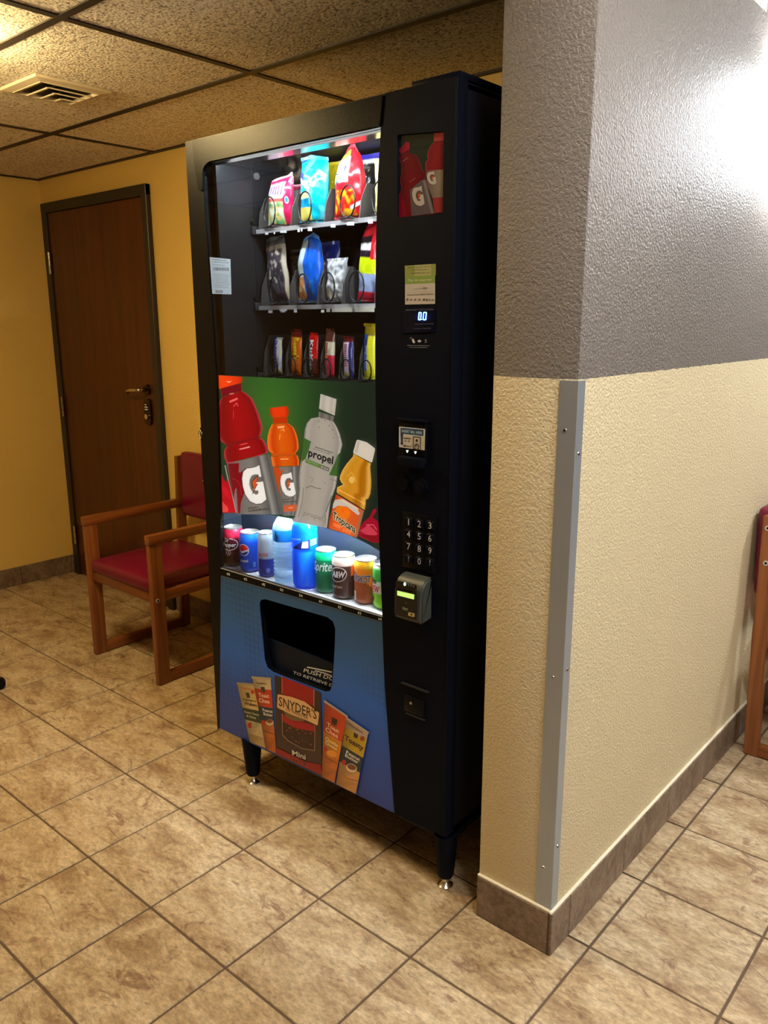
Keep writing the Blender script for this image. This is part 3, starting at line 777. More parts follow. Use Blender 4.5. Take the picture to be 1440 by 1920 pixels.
# numbered strip along the bay
ST = [(413.5, 1066), (717, 1157.5), (717.5, 1165.5), (413.5, 1078)]
stq = [(PY(x, y, YF).x, PY(x, y, YF).z) for x, y in ST]
stp = prism('number_strip', stq, fr, YF-.001, YF+.005, M['strip'], vm)
p = Print(YF-.0012)
p.line([(413.5, 1065), (717, 1156.4)], 1.4, (205, 210, 212)); p.line([(414, 1079.5), (717.5, 1166.5)], .7, (120, 126, 128))
for x, t in ((428, '40'), (460, '43'), (494, '45'), (528, '50'), (564, '54'), (601, '60'), (637, '62'), (674, '63'), (712.5, '64')):
    y = 1078+(x-428)*.296-.5
    w = 3.2; p.text(t, (x-w, y-.3*w+1.2), (x+w, y+.3*w+1.2), 4.6, (235, 238, 238), .015)
p.build('strip_numbers', M['prl'], stp)

# lower panel with the delivery opening
c3 = lambda x, y: (390+x/3.892, 1080+y/3.892)
binpx = [c3(*q) for q in [(375, 195), (386, 174), (418, 169), (870, 300), (912, 332), (929, 385), (925, 520), (906, 800), (890, 840), (850, 846), (480, 705), (432, 672), (412, 612), (400, 480), (376, 240)]]
hole = [(PY(x, y, YF).x, PY(x, y, YF).z) for x, y in binpx]
lp = [(stq[3][0], stq[3][1]-.001), (stq[2][0]-.002, stq[2][1]-.001)]+[(x-.001, z) for x, z in seam[9:]]+[(BL.x, BL.z)]
blue, nt, b, N, L = nodes('blue panel print')
tc = N('ShaderNodeTexCoord'); sx_ = N('ShaderNodeSeparateXYZ'); L(tc.outputs['Object'], sx_.inputs[0])
mr = N('ShaderNodeMapRange'); mr.inputs[1].default_value = .15; mr.inputs[2].default_value = .71; L(sx_.outputs[2], mr.inputs[0])
BG = 1.5
cb = lambda c: (c[0]*BG*.5, c[1]*BG*.82, min(255, c[2]*BG*1.24))
rp = ramp(N, [(0, cb((46, 52, 84))), (.30, cb((46, 66, 98))), (.55, cb((50, 84, 112))), (.80, cb((62, 80, 90))), (1, cb((60, 72, 72)))]); L(mr.outputs[0], rp.inputs[0])
mp = N('ShaderNodeMapping'); mp.inputs['Rotation'].default_value = (0, R(45), 0); mp.inputs['Scale'].default_value = (70, 70, 70); L(tc.outputs['Object'], mp.inputs[0])
vo = N('ShaderNodeTexChecker'); vo.inputs['Scale'].default_value = 1.0; L(mp.outputs[0], vo.inputs[0])
nz_ = N('ShaderNodeTexNoise'); nz_.inputs['Scale'].default_value = 5; L(tc.outputs['Object'], nz_.inputs['Vector'])
rn = ramp(N, [(.5, (0, 0, 0)), (.65, (255, 255, 255))]); L(nz_.outputs['Fac'], rn.inputs[0])
mm = N('ShaderNodeMath'); mm.operation = 'MULTIPLY'; L(rn.outputs[0], mm.inputs[0]); L(vo.outputs['Fac'], mm.inputs[1])
m3 = N('ShaderNodeMath'); m3.operation = 'MULTIPLY'; m3.inputs[1].default_value = .28; L(mm.outputs[0], m3.inputs[0])
mx = N('ShaderNodeMix'); mx.data_type = 'RGBA'; L(m3.outputs[0], mx.inputs[0]); L(rp.outputs[0], mx.inputs[6]); mx.inputs[7].default_value = lin((30, 44, 60))
L(mx.outputs[2], b.inputs['Base Color']); b.inputs['Roughness'].default_value = .4
lpo = prism('lower_panel', lp, fr, YF, YF+.002, blue, vm, holes=[hole])
hc = (sum(x for x, _ in hole)/len(hole), sum(z for _, z in hole)/len(hole))
prism('bin_bezel', [(hc[0]+(x-hc[0])*1.05, hc[1]+(z-hc[1])*1.05) for x, z in hole], fr, YF+.0021, YF+.021, M['blacksoft'], vm, holes=[[(hc[0]+(x-hc[0])*.998, hc[1]+(z-hc[1])*.998) for x, z in hole]])
# bin behind the opening, and its hinged flap
bm = bmesh.new()
zs = [z for _, z in hole]; xs_ = [x for x, _ in hole]
bx0, bx1, bz0, bz1 = min(xs_)-.01, max(xs_)+.01, min(zs)-.01, max(zs)+.01
bm_box(bm, (bx0-.004, YF+.021, bz0), (bx0, .72, bz1)); bm_box(bm, (bx1, YF+.021, bz0), (bx1+.004, .72, bz1))
bm_box(bm, (bx0, YF+.021, bz1), (bx1, .72, bz1+.004)); bm_box(bm, (bx0, YF+.021, bz0-.004), (bx1, .72, bz0)); bm_box(bm, (bx0, .716, bz0), (bx1, .72, bz1))
from_bm('delivery_bin', bm, M['blacksoft'], vm)
flap = [c3(*q) for q in [(404, 478), (420, 462), (448, 458), (910, 642), (906, 800), (893, 845), (850, 850), (478, 709), (428, 674), (410, 614)]]
flq = [(PY(x, y, YF+.024).x, PY(x, y, YF+.024).z) for x, y in flap]
fo = prism('delivery_flap', rnd(flq, .006, 2), fr, YF+.024, YF+.030, mat('flap', (16, 26, 42), .4, spec=.15), vm)
p = Print(YF+.0238); p.crop(390, 1080, 3.892)
p.text('PUSH DOOR', (696, 700), (1000, 792), 26, (225, 228, 230), .01, up=(.25, -1))
p.text('TO RETRIEVE DRINK', (618, 712), (1010, 846), 19, (225, 228, 230), .012, up=(.3, -1))
p.line([(722, 665), (800, 680), (905, 702)], 9, (220, 224, 226)); p.line([(780, 690), (860, 712), (905, 732)], 7, (220, 224, 226))
V2 = []
keepx = c3(905, 0)[0]
lim = PY(keepx, 1270, YF+.0238).x
bm = bmesh.new()
cl = bm.verts.layers.float_color.new('Col'); vs = [bm.verts.new(v) for v in p.V]
for v, k in zip(vs, p.K): v[cl] = k
for f in p.F:
    try: bm.faces.new([vs[i] for i in f])
    except ValueError: pass
bmesh.ops.bisect_plane(bm, geom=bm.verts[:]+bm.edges[:]+bm.faces[:], plane_co=(lim, 0, 0), plane_no=(1, 0, 0), clear_outer=True)
from_bm('flap_lettering', bm, M['prl'], fo)

# legs
def leg(x, y):
    l = lathe('leg', [(.033, MZ0+.002), (.031, MZ0-.02), (.022, .036), (.019, .030)], M['black'], vm, (x, y, 0), 20, capb=True, capt=True)
    lathe('levelling_foot', [(.020, 0), (.021, .004), (.012, .010), (.009, .014), (.009, .034)], M['chrome'], l, (x, y, 0), 18)
for x, y in ((-.245, .549), (.523, .560), (-.33, 1.27), (.50, 1.27)): leg(x, y)
box('underside_pan', (.36, YF+.03, .135), (.50, .75, MZ0+.012), M['blacksoft'], vm, bev=.004)
tube('kick_brace', [(.535, .565, .150), (.535, .80, .158), (.535, 1.2, .158)], .010, M['black'], vm, n=8)
# ------------------------------------------------------------------ printed artwork and control parts
GE, GW = (178, 52, 64), (236, 232, 224)
GPOLY = [(592, 1248), (618, 1400), (588, 1398), (574, 1368), (530, 1366), (490, 1386), (464, 1440), (461, 1500), (480, 1560), (512, 1606), (545, 1630), (576, 1620), (582, 1578), (522, 1572), (541, 1470), (640, 1460), (682, 1690), (622, 1740), (550, 1748), (470, 1712), (410, 1625), (380, 1520), (370, 1420), (386, 1332), (430, 1292), (500, 1284), (545, 1272)]
BOLT = [(582, 1368), (548, 1400), (490, 1462), (502, 1548), (518, 1540), (494, 1642), (556, 1520), (572, 1490), (548, 1486)]
def gmark(p, x0, y0, x1, y1, sh=0.0, c=GW, rim=(60, 56, 54)):
    def f(q): u = (q[0]-370)/312; v_ = (q[1]-1248)/500; return (x0+(x1-x0)*u+sh*(v_-.5)*(x1-x0), y0+(y1-y0)*v_)
    G = [f(q) for q in GPOLY]; cx = sum(q[0] for q in G)/len(G); cy = sum(q[1] for q in G)/len(G)
    p.poly([f(q) for q in [(462, 1400), (520, 1366), (590, 1420), (640, 1460), (580, 1640), (500, 1600)]], (104, 98, 94))
    p.poly([(cx+(q[0]-cx)*1.05, cy+(q[1]-cy)*1.035) for q in G], rim); p.poly(G, c); p.poly([f(q) for q in BOLT], (40, 30, 28))
    p.poly([(q[0]+(f((540, 1470))[0]-q[0])*.22, q[1]+(f((540, 1470))[1]-q[1])*.22) for q in [f(q) for q in BOLT]], (216, 84, 30))

PG = 1.0
p = Print(YF+.0095, PG, .00005)
BOT = [(413.5, 962), (450, 962), (484, 962.5), (515, 967), (552, 974), (599, 987), (656, 1004), (690, 1020), (711.5, 1034)]
def bot(x):
    for (a, b), (c, d) in zip(BOT[:-1], BOT[1:]):
        if x <= c: return b+(d-b)*(x-a)/(c-a)
    return BOT[-1][1]
def pfn(u, v):
    xt = 405+(703.5-405)*u; yt = 703+15*u; xb = 413.5+(711.5-413.5)*u
    return (xt+(xb-xt)*v, yt+(bot(xb)-yt)*v)
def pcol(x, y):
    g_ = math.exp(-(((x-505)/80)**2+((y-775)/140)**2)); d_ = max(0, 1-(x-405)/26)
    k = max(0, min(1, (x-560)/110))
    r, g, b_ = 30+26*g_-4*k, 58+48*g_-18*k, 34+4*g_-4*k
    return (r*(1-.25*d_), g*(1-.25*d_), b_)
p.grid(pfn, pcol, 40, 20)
p.crop(400, 690, 6.857)
# big red bottle
red = [(0, (186, 62, 72)), (.05, (150, 8, 22)), (.14, (134, 2, 14)), (.45, (164, 2, 18)), (.8, (150, 2, 16)), (.93, (128, 2, 14)), (.97, (170, 46, 58)), (1, (180, 58, 70))]
cap = [(0, (205, 40, 10)), (.05, (232, 62, 16)), (.14, (242, 74, 18)), (.45, (240, 66, 18)), (.8, (226, 56, 14)), (.93, (210, 46, 10)), (.97, (200, 40, 10)), (1, (190, 36, 8))]
p.rows([(90, 262, 355, 196), (106, 372, 368, 292)], [(t, (118, 4, 26) if .02 < t < .98 else (150, 40, 56)) for t, c in red])
p.rows([(38, 92, 366, 112), (42, 150, 372, 152), (66, 272, 366, 186)], cap)
p.poly([(160, 168), (236, 170), (200, 195)], (255, 170, 120))
p.rows([(106, 382, 366, 292), (80, 440, 440, 340), (64, 500, 492, 384), (52, 570, 536, 470), (50, 640, 572, 560), (58, 740, 604, 650), (64, 820, 628, 735), (82, 905, 632, 790), (104, 945, 618, 845), (150, 975, 600, 880)], red)
p.rows([(150, 972, 600, 880), (172, 1015, 602, 896)], [(t, (132, 10, 24)) for t, c in red])
p.rows([(172, 1015, 602, 896), (140, 1060, 650, 925), (138, 1120, 690, 1010), (150, 1175, 706, 1075), (172, 1226, 704, 1090)], red)
p.line([(170, 1222), (440, 1180), (700, 1080)], 14, (184, 60, 72))
p.line([(340, 990), (440, 968)], 10, (230, 120, 120)); p.poly([(330, 1040), (470, 1004), (466, 1024), (340, 1052)], (238, 150, 145))
p.poly([(204, 425), (310, 380), (312, 405), (212, 448)], (240, 110, 100)); p.line([(258, 495), (300, 450), (318, 492)], 10, (226, 90, 90)); p.line([(258, 545), (256, 650)], 5, (220, 70, 80)); p.line([(208, 335), (262, 325)], 11, (240, 150, 140))
gry = [(0, (96, 92, 88)), (.2, (118, 112, 105)), (.55, (126, 121, 114)), (.74, (92, 89, 86)), (.80, (150, 147, 141)), (.86, (120, 116, 110)), (.93, (84, 82, 80)), (1, (104, 102, 98))]
p.rows([(170, 1232, 720, 1100), (225, 1500, 790, 1400), (280, 1800, 870, 1760), (300, 1880, 892, 1885)], gry)
p.poly([(190, 1232), (330, 1222), (326, 1345), (352, 1340), (420, 1282), (392, 1345), (376, 1440), (382, 1530), (400, 1600), (352, 1740), (344, 1866), (302, 1868), (240, 1560), (196, 1300)], (128, 6, 24))
p.line([(150, 1250), (200, 1480), (296, 1860)], 14, (176, 150, 146)); p.line([(240, 1420), (300, 1440), (350, 1520), (362, 1640)], 8, (176, 40, 56)); p.poly([(280, 1560), (296, 1540), (316, 1860), (296, 1866), (262, 1680)], (130, 118, 114))
gmark(p, 370, 1248, 682, 1748)
p.smudge((446, 1812), (580, 1796), 17, (64, 60, 58), seed=3); p.smudge((452, 1850), (725, 1822), 30, (78, 72, 66), seed=4)
p.poly([(90, 1350), (112, 1380), (152, 1470), (190, 1440), (232, 1600), (286, 1862), (88, 1860)], (186, 10, 30)); p.poly([(92, 1690), (190, 1800), (186, 1850), (92, 1854)], (226, 74, 70)); p.poly([(100, 1500), (190, 1560), (220, 1700), (110, 1600)], (206, 18, 40))
# orange bottle
orr = [(0, (244, 128, 52)), (.06, (236, 106, 26)), (.16, (196, 62, 6)), (.45, (214, 98, 14)), (.8, (206, 80, 10)), (.92, (180, 52, 6)), (.96, (232, 96, 24)), (1, (244, 132, 60))]
p.rows([(765, 636, 945, 624), (766, 716, 952, 706)], [(t, (190, 52, 8)) for t, c in orr])
p.rows([(722, 514, 956, 490), (732, 590, 968, 574), (742, 634, 958, 622)], [(t, (226, 58, 12) if .1 < t < .9 else (196, 44, 8)) for t, c in orr])
p.rows([(752, 724, 958, 710), (718, 800, 1030, 766), (698, 880, 1068, 850), (694, 955, 1088, 930), (702, 1030, 1096, 1010), (722, 1072, 1090, 1052), (748, 1094, 1062, 1084)], orr)
p.rows([(748, 1094, 1062, 1084), (742, 1134, 1062, 1120)], [(t, (200, 84, 14)) for t, c in orr])
p.rows([(740, 1140, 1080, 1122), (750, 1200, 1100, 1180), (764, 1268, 1100, 1256)], orr)
p.poly([(822, 752), (914, 744), (908, 768), (832, 776)], (250, 190, 120)); p.line([(868, 805), (905, 785), (912, 820)], 9, (246, 170, 90)); p.line([(858, 850), (848, 920)], 9, (244, 160, 70)); p.line([(862, 1172), (966, 1170)], 12, (250, 180, 110))
p.rows([(764, 1275, 1100, 1262), (800, 1440, 1100, 1440), (858, 1700, 1094, 1700), (898, 1900, 1050, 1900)], gry)
p.poly([(766, 1276), (848, 1274), (856, 1330), (900, 1300), (862, 1400), (850, 1560), (868, 1630), (842, 1600), (790, 1380)], (196, 72, 20))
gmark(p, 862, 1338, 1060, 1654, .02)
p.smudge((886, 1700), (985, 1688), 12, (60, 56, 54), seed=5); p.smudge((896, 1732), (1080, 1722), 22, (86, 80, 74), seed=6)
p.poly([(896, 1766), (1078, 1756), (1064, 1838), (910, 1850)], (206, 98, 52)); p.smudge((960, 1806), (1026, 1798), 12, (236, 190, 160), seed=7)
# clear bottle
p.crop(550, 720, 6.4)
clr = [(0, (120, 114, 106)), (.06, (176, 168, 156)), (.2, (160, 152, 140)), (.5, (170, 162, 148)), (.75, (166, 158, 146)), (.9, (150, 143, 132)), (.96, (186, 180, 168)), (1, (110, 105, 98))]
p.rows([(304, 330, 490, 390), (300, 400, 478, 452)], [(t, (128, 121, 112) if k % 2 else (92, 86, 80)) for k, (t, c) in enumerate(clr)])
p.rows([(326, 118, 518, 182), (318, 190, 510, 262), (308, 296, 496, 380)], [(t, (196, 188, 174) if k % 2 else (178, 170, 156)) for k, (t, c) in enumerate(clr)])
p.line([(306, 285), (498, 345)], 8, (140, 132, 122)); p.line([(322, 255), (500, 318)], 5, (150, 142, 132))
p.rows([(300, 398, 478, 450), (210, 412, 496, 470), (160, 470, 530, 530), (138, 540, 560, 600), (130, 610, 580, 680), (120, 690, 590, 730), (112, 790, 572, 800), (100, 890, 556, 930), (84, 960, 540, 1040), (74, 1010, 528, 1120), (66, 1100, 522, 1160), (66, 1200, 512, 1230), (70, 1250, 488, 1300), (64, 1340, 452, 1400), (44, 1450, 434, 1510), (14, 1590, 412, 1690), (-16, 1650, 404, 1728)], clr)
GRN = (62, 100, 44)
p.poly([(122, 642), (212, 690), (186, 790), (146, 900), (98, 932), (112, 800)], GRN); p.poly([(572, 818), (556, 940), (545, 1110), (428, 1092), (470, 1000), (500, 940), (530, 850)], GRN); p.poly([(552, 830), (572, 818), (545, 1110), (520, 1100)], (40, 72, 46))
p.text('propel', (176, 862), (474, 962), 88, (24, 24, 26), .03, up=(.12, -1))
p.smudge((262, 760), (470, 832), 14, (70, 66, 62), seed=8); p.smudge((240, 778), (440, 846), 10, (90, 86, 82), seed=9); p.smudge((350, 932), (456, 972), 9, (120, 116, 110), seed=10)
p.poly([(152, 896), (432, 1006), (424, 1052), (142, 940)], (92, 122, 62)); p.smudge((160, 926), (310, 984), 14, (150, 170, 120), seed=11); p.poly([(330, 970), (432, 1006), (424, 1052), (322, 1012)], (104, 98, 88)); p.smudge((336, 1006), (420, 1038), 24, (205, 198, 184), seed=12)
p.line([(150, 1250), (210, 1222), (280, 1250), (335, 1258)], 8, (96, 88, 78)); p.line([(180, 1110), (240, 1140), (215, 1180)], 6, (128, 120, 108)); p.line([(120, 1240), (110, 1400), (60, 1600)], 10, (128, 122, 112)); p.line([(370, 1550), (390, 1600), (384, 1700)], 8, (120, 114, 106)); p.line([(460, 1340), (430, 1420), (390, 1540)], 14, (118, 112, 104)); p.line([(440, 1140), (510, 1160)], 10, (132, 126, 116))
p.text('propel', (120, 1570), (345, 1640), 62, (128, 120, 108), .002, up=(.12, -1), shear=.2)
for x, y in ((305, 448), (380, 438), (472, 552), (514, 602), (312, 520), (480, 650), (430, 500), (540, 640), (380, 1190)): p.ell(x, y, 7, 9, (120, 112, 100), n=8)
# juice bottle
jui = [(0, (232, 178, 84)), (.08, (206, 148, 46)), (.25, (196, 138, 30)), (.5, (204, 142, 36)), (.66, (168, 102, 6)), (.8, (176, 112, 14)), (.93, (222, 176, 84)), (1, (190, 140, 50))]
p.rows([(722, 836, 936, 958), (716, 870, 926, 970), (640, 958, 924, 1010), (592, 1030, 930, 1080), (562, 1100, 936, 1160), (556, 1140, 934, 1240), (580, 1188, 924, 1320), (600, 1206, 900, 1378)], jui)
p.rows([(600, 1206, 900, 1378), (528, 1238, 872, 1386), (520, 1290, 868, 1450), (528, 1310, 856, 1512)], jui)
p.line([(548, 1270), (860, 1440)], 9, (236, 200, 120)); p.line([(540, 1300), (850, 1480)], 6, (176, 112, 24)); p.ell(700, 1150, 34, 42, (222, 180, 96)); p.line([(640, 1110), (700, 1060), (760, 1180)], 9, (214, 166, 70))
p.poly(rnd([(762, 664), (880, 698), (984, 774), (944, 948), (714, 828)], [26, 10, 26, 20, 22]), (206, 196, 180)); p.poly([(770, 690), (800, 690), (770, 830), (738, 820)], (186, 176, 160))
p.rows([(512, 1322, 848, 1522), (470, 1480, 818, 1640), (430, 1640, 780, 1790), (420, 1730, 762, 1845)], [(0, (176, 60, 20)), (.1, (206, 88, 32)), (.5, (214, 96, 34)), (.85, (206, 90, 34)), (1, (150, 110, 80))])
p.poly([(476, 1440), (500, 1390), (600, 1380), (760, 1480), (800, 1560), (776, 1575), (640, 1470), (540, 1460), (470, 1500)], (196, 188, 176))
p.ell(590, 1545, 95, 80, (224, 120, 22), .4); 
for a in range(0, 360, 36): p.line([(600, 1530), (600+42*math.cos(R(a)), 1530+42*math.sin(R(a)))], 7, (190, 70, 10))
p.smudge((565, 1392), (780, 1512), 20, (232, 200, 150), seed=14)
TRP = ((470, 1610), (742, 1792))
for ddx, ddy in ((-6, 0), (6, 0), (0, -6), (0, 6)): p.text('Tropicana', (TRP[0][0]+ddx, TRP[0][1]+ddy), (TRP[1][0]+ddx, TRP[1][1]+ddy), 84, (225, 205, 165), .03, up=(.12, -1))
p.text('Tropicana', *TRP, 84, (26, 44, 34), .03, up=(.12, -1))
p.text('100%', (480, 1700), (560, 1740), 40, (238, 150, 80), .02, up=(.12, -1)); p.text('JUICE', (590, 1755), (690, 1805), 34, (238, 150, 80), .02, up=(.12, -1))
p.poly([(784, 1806), (800, 1720), (850, 1650), (912, 1600), (960, 1500), (992, 1498), (998, 1520), (952, 1600), (1010, 1646), (1030, 1700), (1032, 1905), (960, 1905), (776, 1822)], (160, 14, 40))
p.poly([(800, 1760), (900, 1690), (960, 1740), (1010, 1800), (960, 1830), (860, 1800)], (196, 60, 80)); p.line([(870, 1690), (960, 1690), (1000, 1750)], 7, (224, 120, 140)); p.poly([(790, 1806), (1030, 1820), (1032, 1905), (960, 1905)], (134, 6, 26))
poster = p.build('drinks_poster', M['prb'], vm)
# stiff backing sheet behind the print, clear of the arched edge
bk = [(PY(x, y, YF+.0115).x, PY(x, y, YF+.0115).z) for x, y in [(405, 704), (703.5, 718.5)]+[(x, y-.5) for x, y in BOT[::-1]]]
prism('poster_backing', bk, fr, YF+.0112, YF+.0132, M['linerd'], vm)

# snack artwork on the lower panel
def bot_clip(x): return 1365+(x-412)*(1525-1365)/(740-412)-1.2
p = Print(YF-.0002, 1.2, .00005)
def packet(pts, stops, trim):
    """pts: top-left, top-right, bottom-right, bottom-left (px); stops: (t, colour) bands top to bottom"""
    tl, tr_, br, bl = [Vector(q) for q in pts]
    P2 = lambda u, v: tuple((tl+(tr_-tl)*u)*(1-v)+(bl+(br-bl)*u)*v)
    for (t0, c), (t1, _) in zip(stops, stops[1:]+[(1, None)]):
        dk = tuple(v*.7 for v in c)
        p.poly([P2(0, t0), P2(.5, t0), P2(1, t0), P2(1, t1), P2(.5, t1), P2(0, t1)], [dk, c, c, c, c, dk])
    p.poly([P2(-.03, -.004), P2(1.03, -.004), P2(1.02, .028), P2(-.02, .028)], trim)
    return P2
d9 = lambda x, y: (440+x/9, 1260+y/9); d6 = lambda x, y: (560+x/6.857, 1220+y/6.857)
# plain ribbon shadow first
def tx(P2, txt, u0, u1, v_, hv, c, bold=.02):
    a, b = P2(u0, v_), P2(u1, v_); q = Vector(P2(.5, v_-hv))-Vector(P2(.5, v_)); h_ = q.length
    p.text(txt, a, b, h_, c, bold, up=(q.x/h_, q.y/h_))
P2 = packet([d9(38, 178), d9(330, 200), (494+4, 1403), (468.5, 1391)], [(0, (196, 170, 112)), (.42, (44, 58, 30)), (.62, (190, 168, 124)), (.84, (176, 146, 96))], (150, 136, 116))
tx(P2, 'Captain\'s', .12, .92, .29, .035, (40, 34, 24)); tx(P2, 'Wafers', .18, .92, .36, .045, (40, 34, 24), .03); p.smudge(P2(.15, .09), P2(.8, .10), 2, (190, 80, 30), seed=20)
tx(P2, 'Cream Cheese', .06, .95, .50, .03, (205, 196, 170)); tx(P2, '& Chives', .15, .72, .565, .035, (205, 196, 170)); p.ell(*P2(.25, .70), 4.5, 5.5, (170, 30, 24)); p.ell(*P2(.58, .67), 7, 5, (150, 150, 110)); p.ell(*P2(.82, .13), 3.2, 3.6, (190, 36, 26)); p.poly([P2(.38, .16), P2(.58, .15), P2(.60, .23), P2(.42, .24)], (56, 48, 36))
for k in range(6): p.ell(*P2(.2+.3*(k % 3), .78+.1*(k//3)), .8, .8, (120, 80, 40), n=6)
P2 = packet([d9(290, 78), d9(606, 100), (518, 1413), (500, 1405.5)], [(0, (196, 176, 140)), (.16, (190, 58, 22)), (.40, (42, 54, 72)), (.60, (186, 104, 44)), (.80, (176, 92, 28))], (170, 156, 130))
tx(P2, 'Toast', .18, .82, .27, .05, (236, 200, 176), .02); tx(P2, 'Chee', .14, .82, .345, .055, (236, 200, 176), .02); tx(P2, 'Peanut', .28, .98, .465, .04, (216, 212, 202), .02); tx(P2, 'Butter', .30, .96, .515, .038, (216, 212, 202), .02)
p.ell(*P2(.68, .60), 7.5, 6, (206, 180, 140)); p.ell(*P2(.68, .585), 6, 3.6, (126, 74, 36)); p.ell(*P2(.2, .62), 3, 4.5, (176, 36, 24)); p.smudge(P2(.15, .09), P2(.75, .09), 2, (70, 56, 40), seed=21); p.poly([P2(.38, .13), P2(.62, .13), P2(.60, .20), P2(.40, .20)], (60, 44, 34))
p.line([P2(.05, .74), P2(.95, .745)], 1.2, (120, 56, 14))
# centre box
B = [(515, 1266), (601, 1298), (604, 1455), (518.5, 1414)]
p.poly(B, [(44, 24, 18), (58, 34, 24), (66, 44, 34), (58, 40, 34)])
r9 = lambda *q: [d9(*a) for a in q]
p.poly(r9((795, 75), (1340, 290), (1338, 580), (800, 370)), (150, 12, 20)); p.poly(r9((800, 700), (860, 740), (1340, 900), (1350, 1010), (1200, 980), (1000, 940), (810, 830)), (156, 10, 22))
p.line(r9((798, 72), (800, 370)), .9, (206, 150, 130)); p.line(r9((1340, 285), (1338, 590)), .9, (206, 150, 130)); p.line(r9((800, 700), (806, 1060), (900, 1160), (1130, 1290), (1350, 1330), (1352, 900)), .9, (170, 140, 110))
p.poly(r9((812, 850), (1000, 945), (1200, 985), (1342, 1020), (1338, 1310), (1130, 1275), (910, 1150), (818, 1050)), (48, 22, 16))
rr = random.Random(5)
for k in range(26):
    u, v_ = rr.uniform(860, 1310), rr.uniform(930, 1240)
    if v_ > 900+(u-812)*.2 and v_ < 1080+(u-812)*.42: p.ell(*d9(u, v_), rr.uniform(1.4, 3), rr.uniform(.7, 1.3), rr.choice([(110, 56, 34), (130, 70, 44), (92, 30, 26), (150, 100, 70)]), rr.uniform(0, 3), n=9)
p.poly(r9((830, 660), (900, 680), (1240, 800), (1130, 830), (960, 820), (870, 760)), (108, 84, 48))
p.poly(rnd(r9((725, 372), (960, 420), (1180, 500), (1428, 690), (1400, 905), (1180, 800), (960, 720), (715, 600)), [2.5, 0, 0, 2.5, 2.5, 0, 0, 2.5]), (214, 172, 120))
p.text("SNYDER'S", d9(745, 565), d9(1385, 800), 17, (42, 26, 18), .01, up=(.0, -1)); p.text('OF HANOVER', d9(870, 650), d9(1240, 808), 6.2, (70, 46, 28), .01)
p.text('Mini', d9(970, 1400), d9(1195, 1480), 9.5, (222, 214, 204), .012)
p.poly(r9((705, 1270), (900, 1370), (1210, 1520), (1450, 1560), (1480, 1745), (707, 1386)), (138, 16, 20)); p.poly(r9((860, 1400), (1220, 1540), (1225, 1600), (850, 1440)), (70, 40, 32)); p.text('PRETZELS', d9(860, 1450), d9(1225, 1620), 6.5, (176, 44, 36), .01)
P2 = packet([d6(335, 640), d6(624, 835), (627, 1468), (603, 1456)], [(0, (194, 66, 24)), (.40, (204, 128, 30)), (.66, (196, 112, 40)), (.82, (182, 104, 42))], (170, 158, 146))
P2a = P2
tx(P2, 'Toast', .16, .78, .31, .055, (232, 196, 170), .02); tx(P2, 'Chee', .10, .76, .385, .06, (232, 196, 170), .02); tx(P2, 'Cheddar', .12, .86, .50, .045, (238, 214, 150), .02); tx(P2, 'Cheese', .12, .80, .55, .04, (238, 214, 150), .02)
p.ell(*P2(.55, .63), 10, 6, (226, 150, 40), .3); p.ell(*P2(.16, .62), 3.4, 4.4, (170, 34, 30)); p.poly([P2(.36, .15), P2(.62, .14), P2(.60, .23), P2(.38, .24)], (60, 34, 24)); p.line([P2(.08, .72), P2(.95, .72)], 1.3, (140, 70, 18))
P2 = packet([d6(618, 858), d6(897, 1045), (667, 1488.5), (630, 1470)], [(0, (182, 160, 140)), (.14, (190, 160, 40)), (.42, (40, 48, 60)), (.66, (204, 150, 90)), (.84, (196, 140, 74))], (176, 160, 150))
tx(P2, 'Toasty', .04, .94, .32, .075, (76, 22, 26), .03); tx(P2, 'Peanut', .22, .88, .50, .05, (222, 216, 206), .02); tx(P2, 'Butter', .20, .84, .55, .045, (222, 216, 206), .02)
p.ell(*P2(.58, .66), 10.5, 8, (216, 196, 160), .35); p.ell(*P2(.58, .645), 8.6, 5.2, (120, 74, 40), .35); p.ell(*P2(.20, .64), 4, 5, (176, 38, 30)); p.ell(*P2(.80, .15), 4.2, 4.6, (150, 60, 26)); p.smudge(P2(.1, .075), P2(.8, .075), 2.2, (110, 40, 30), seed=25); p.poly([P2(.40, .14), P2(.60, .135), P2(.58, .20), P2(.42, .205)], (60, 44, 34)); p.line([P2(.04, .80), P2(.5, .84), P2(.96, .80)], 1.3, (150, 88, 30))
for k in range(6): p.ell(*P2(.22+.28*(k % 3), .88+.05*(k//3)), .9, .9, (140, 90, 40), n=6)
p.build('snack_artwork', M['pr'], lpo)

# promo window at the top of the column
p = Print(YF+.005, .7, .00005); p.crop(740, 240, 10.667)
p.poly([(40, 120), (1000, 50), (1000, 1720), (40, 1800)], [(36, 52, 42), (40, 54, 48), (44, 46, 44), (60, 24, 34)])
rs = [(0, (150, 50, 62)), (.06, (110, 18, 32)), (.5, (124, 20, 34)), (.94, (104, 16, 30)), (1, (140, 46, 58))]
p.poly([(80, 440), (240, 270), (300, 300), (300, 420), (130, 520)], (170, 30, 60))
p.rows([(80, 560, 290, 430), (90, 640, 300, 520), (130, 720, 440, 540), (130, 900, 520, 720), (110, 1060, 560, 860), (130, 1180, 640, 900), (120, 1260, 600, 1000), (90, 1360, 600, 1100), (70, 1780, 720, 1500), (70, 1795, 800, 1720)], rs)
p.poly([(300, 1240), (540, 1040), (620, 1020), (800, 1700), (340, 1760)], (104, 92, 94)); p.poly([(560, 1060), (610, 1040), (780, 1700), (730, 1710)], (140, 130, 130))
gmark(p, 345, 1155, 605, 1560, -.05, (206, 194, 184), (60, 30, 34))
p.line([(160, 670), (270, 590)], 22, (150, 90, 96)); p.line([(300, 1085), (410, 1000)], 18, (150, 90, 96))
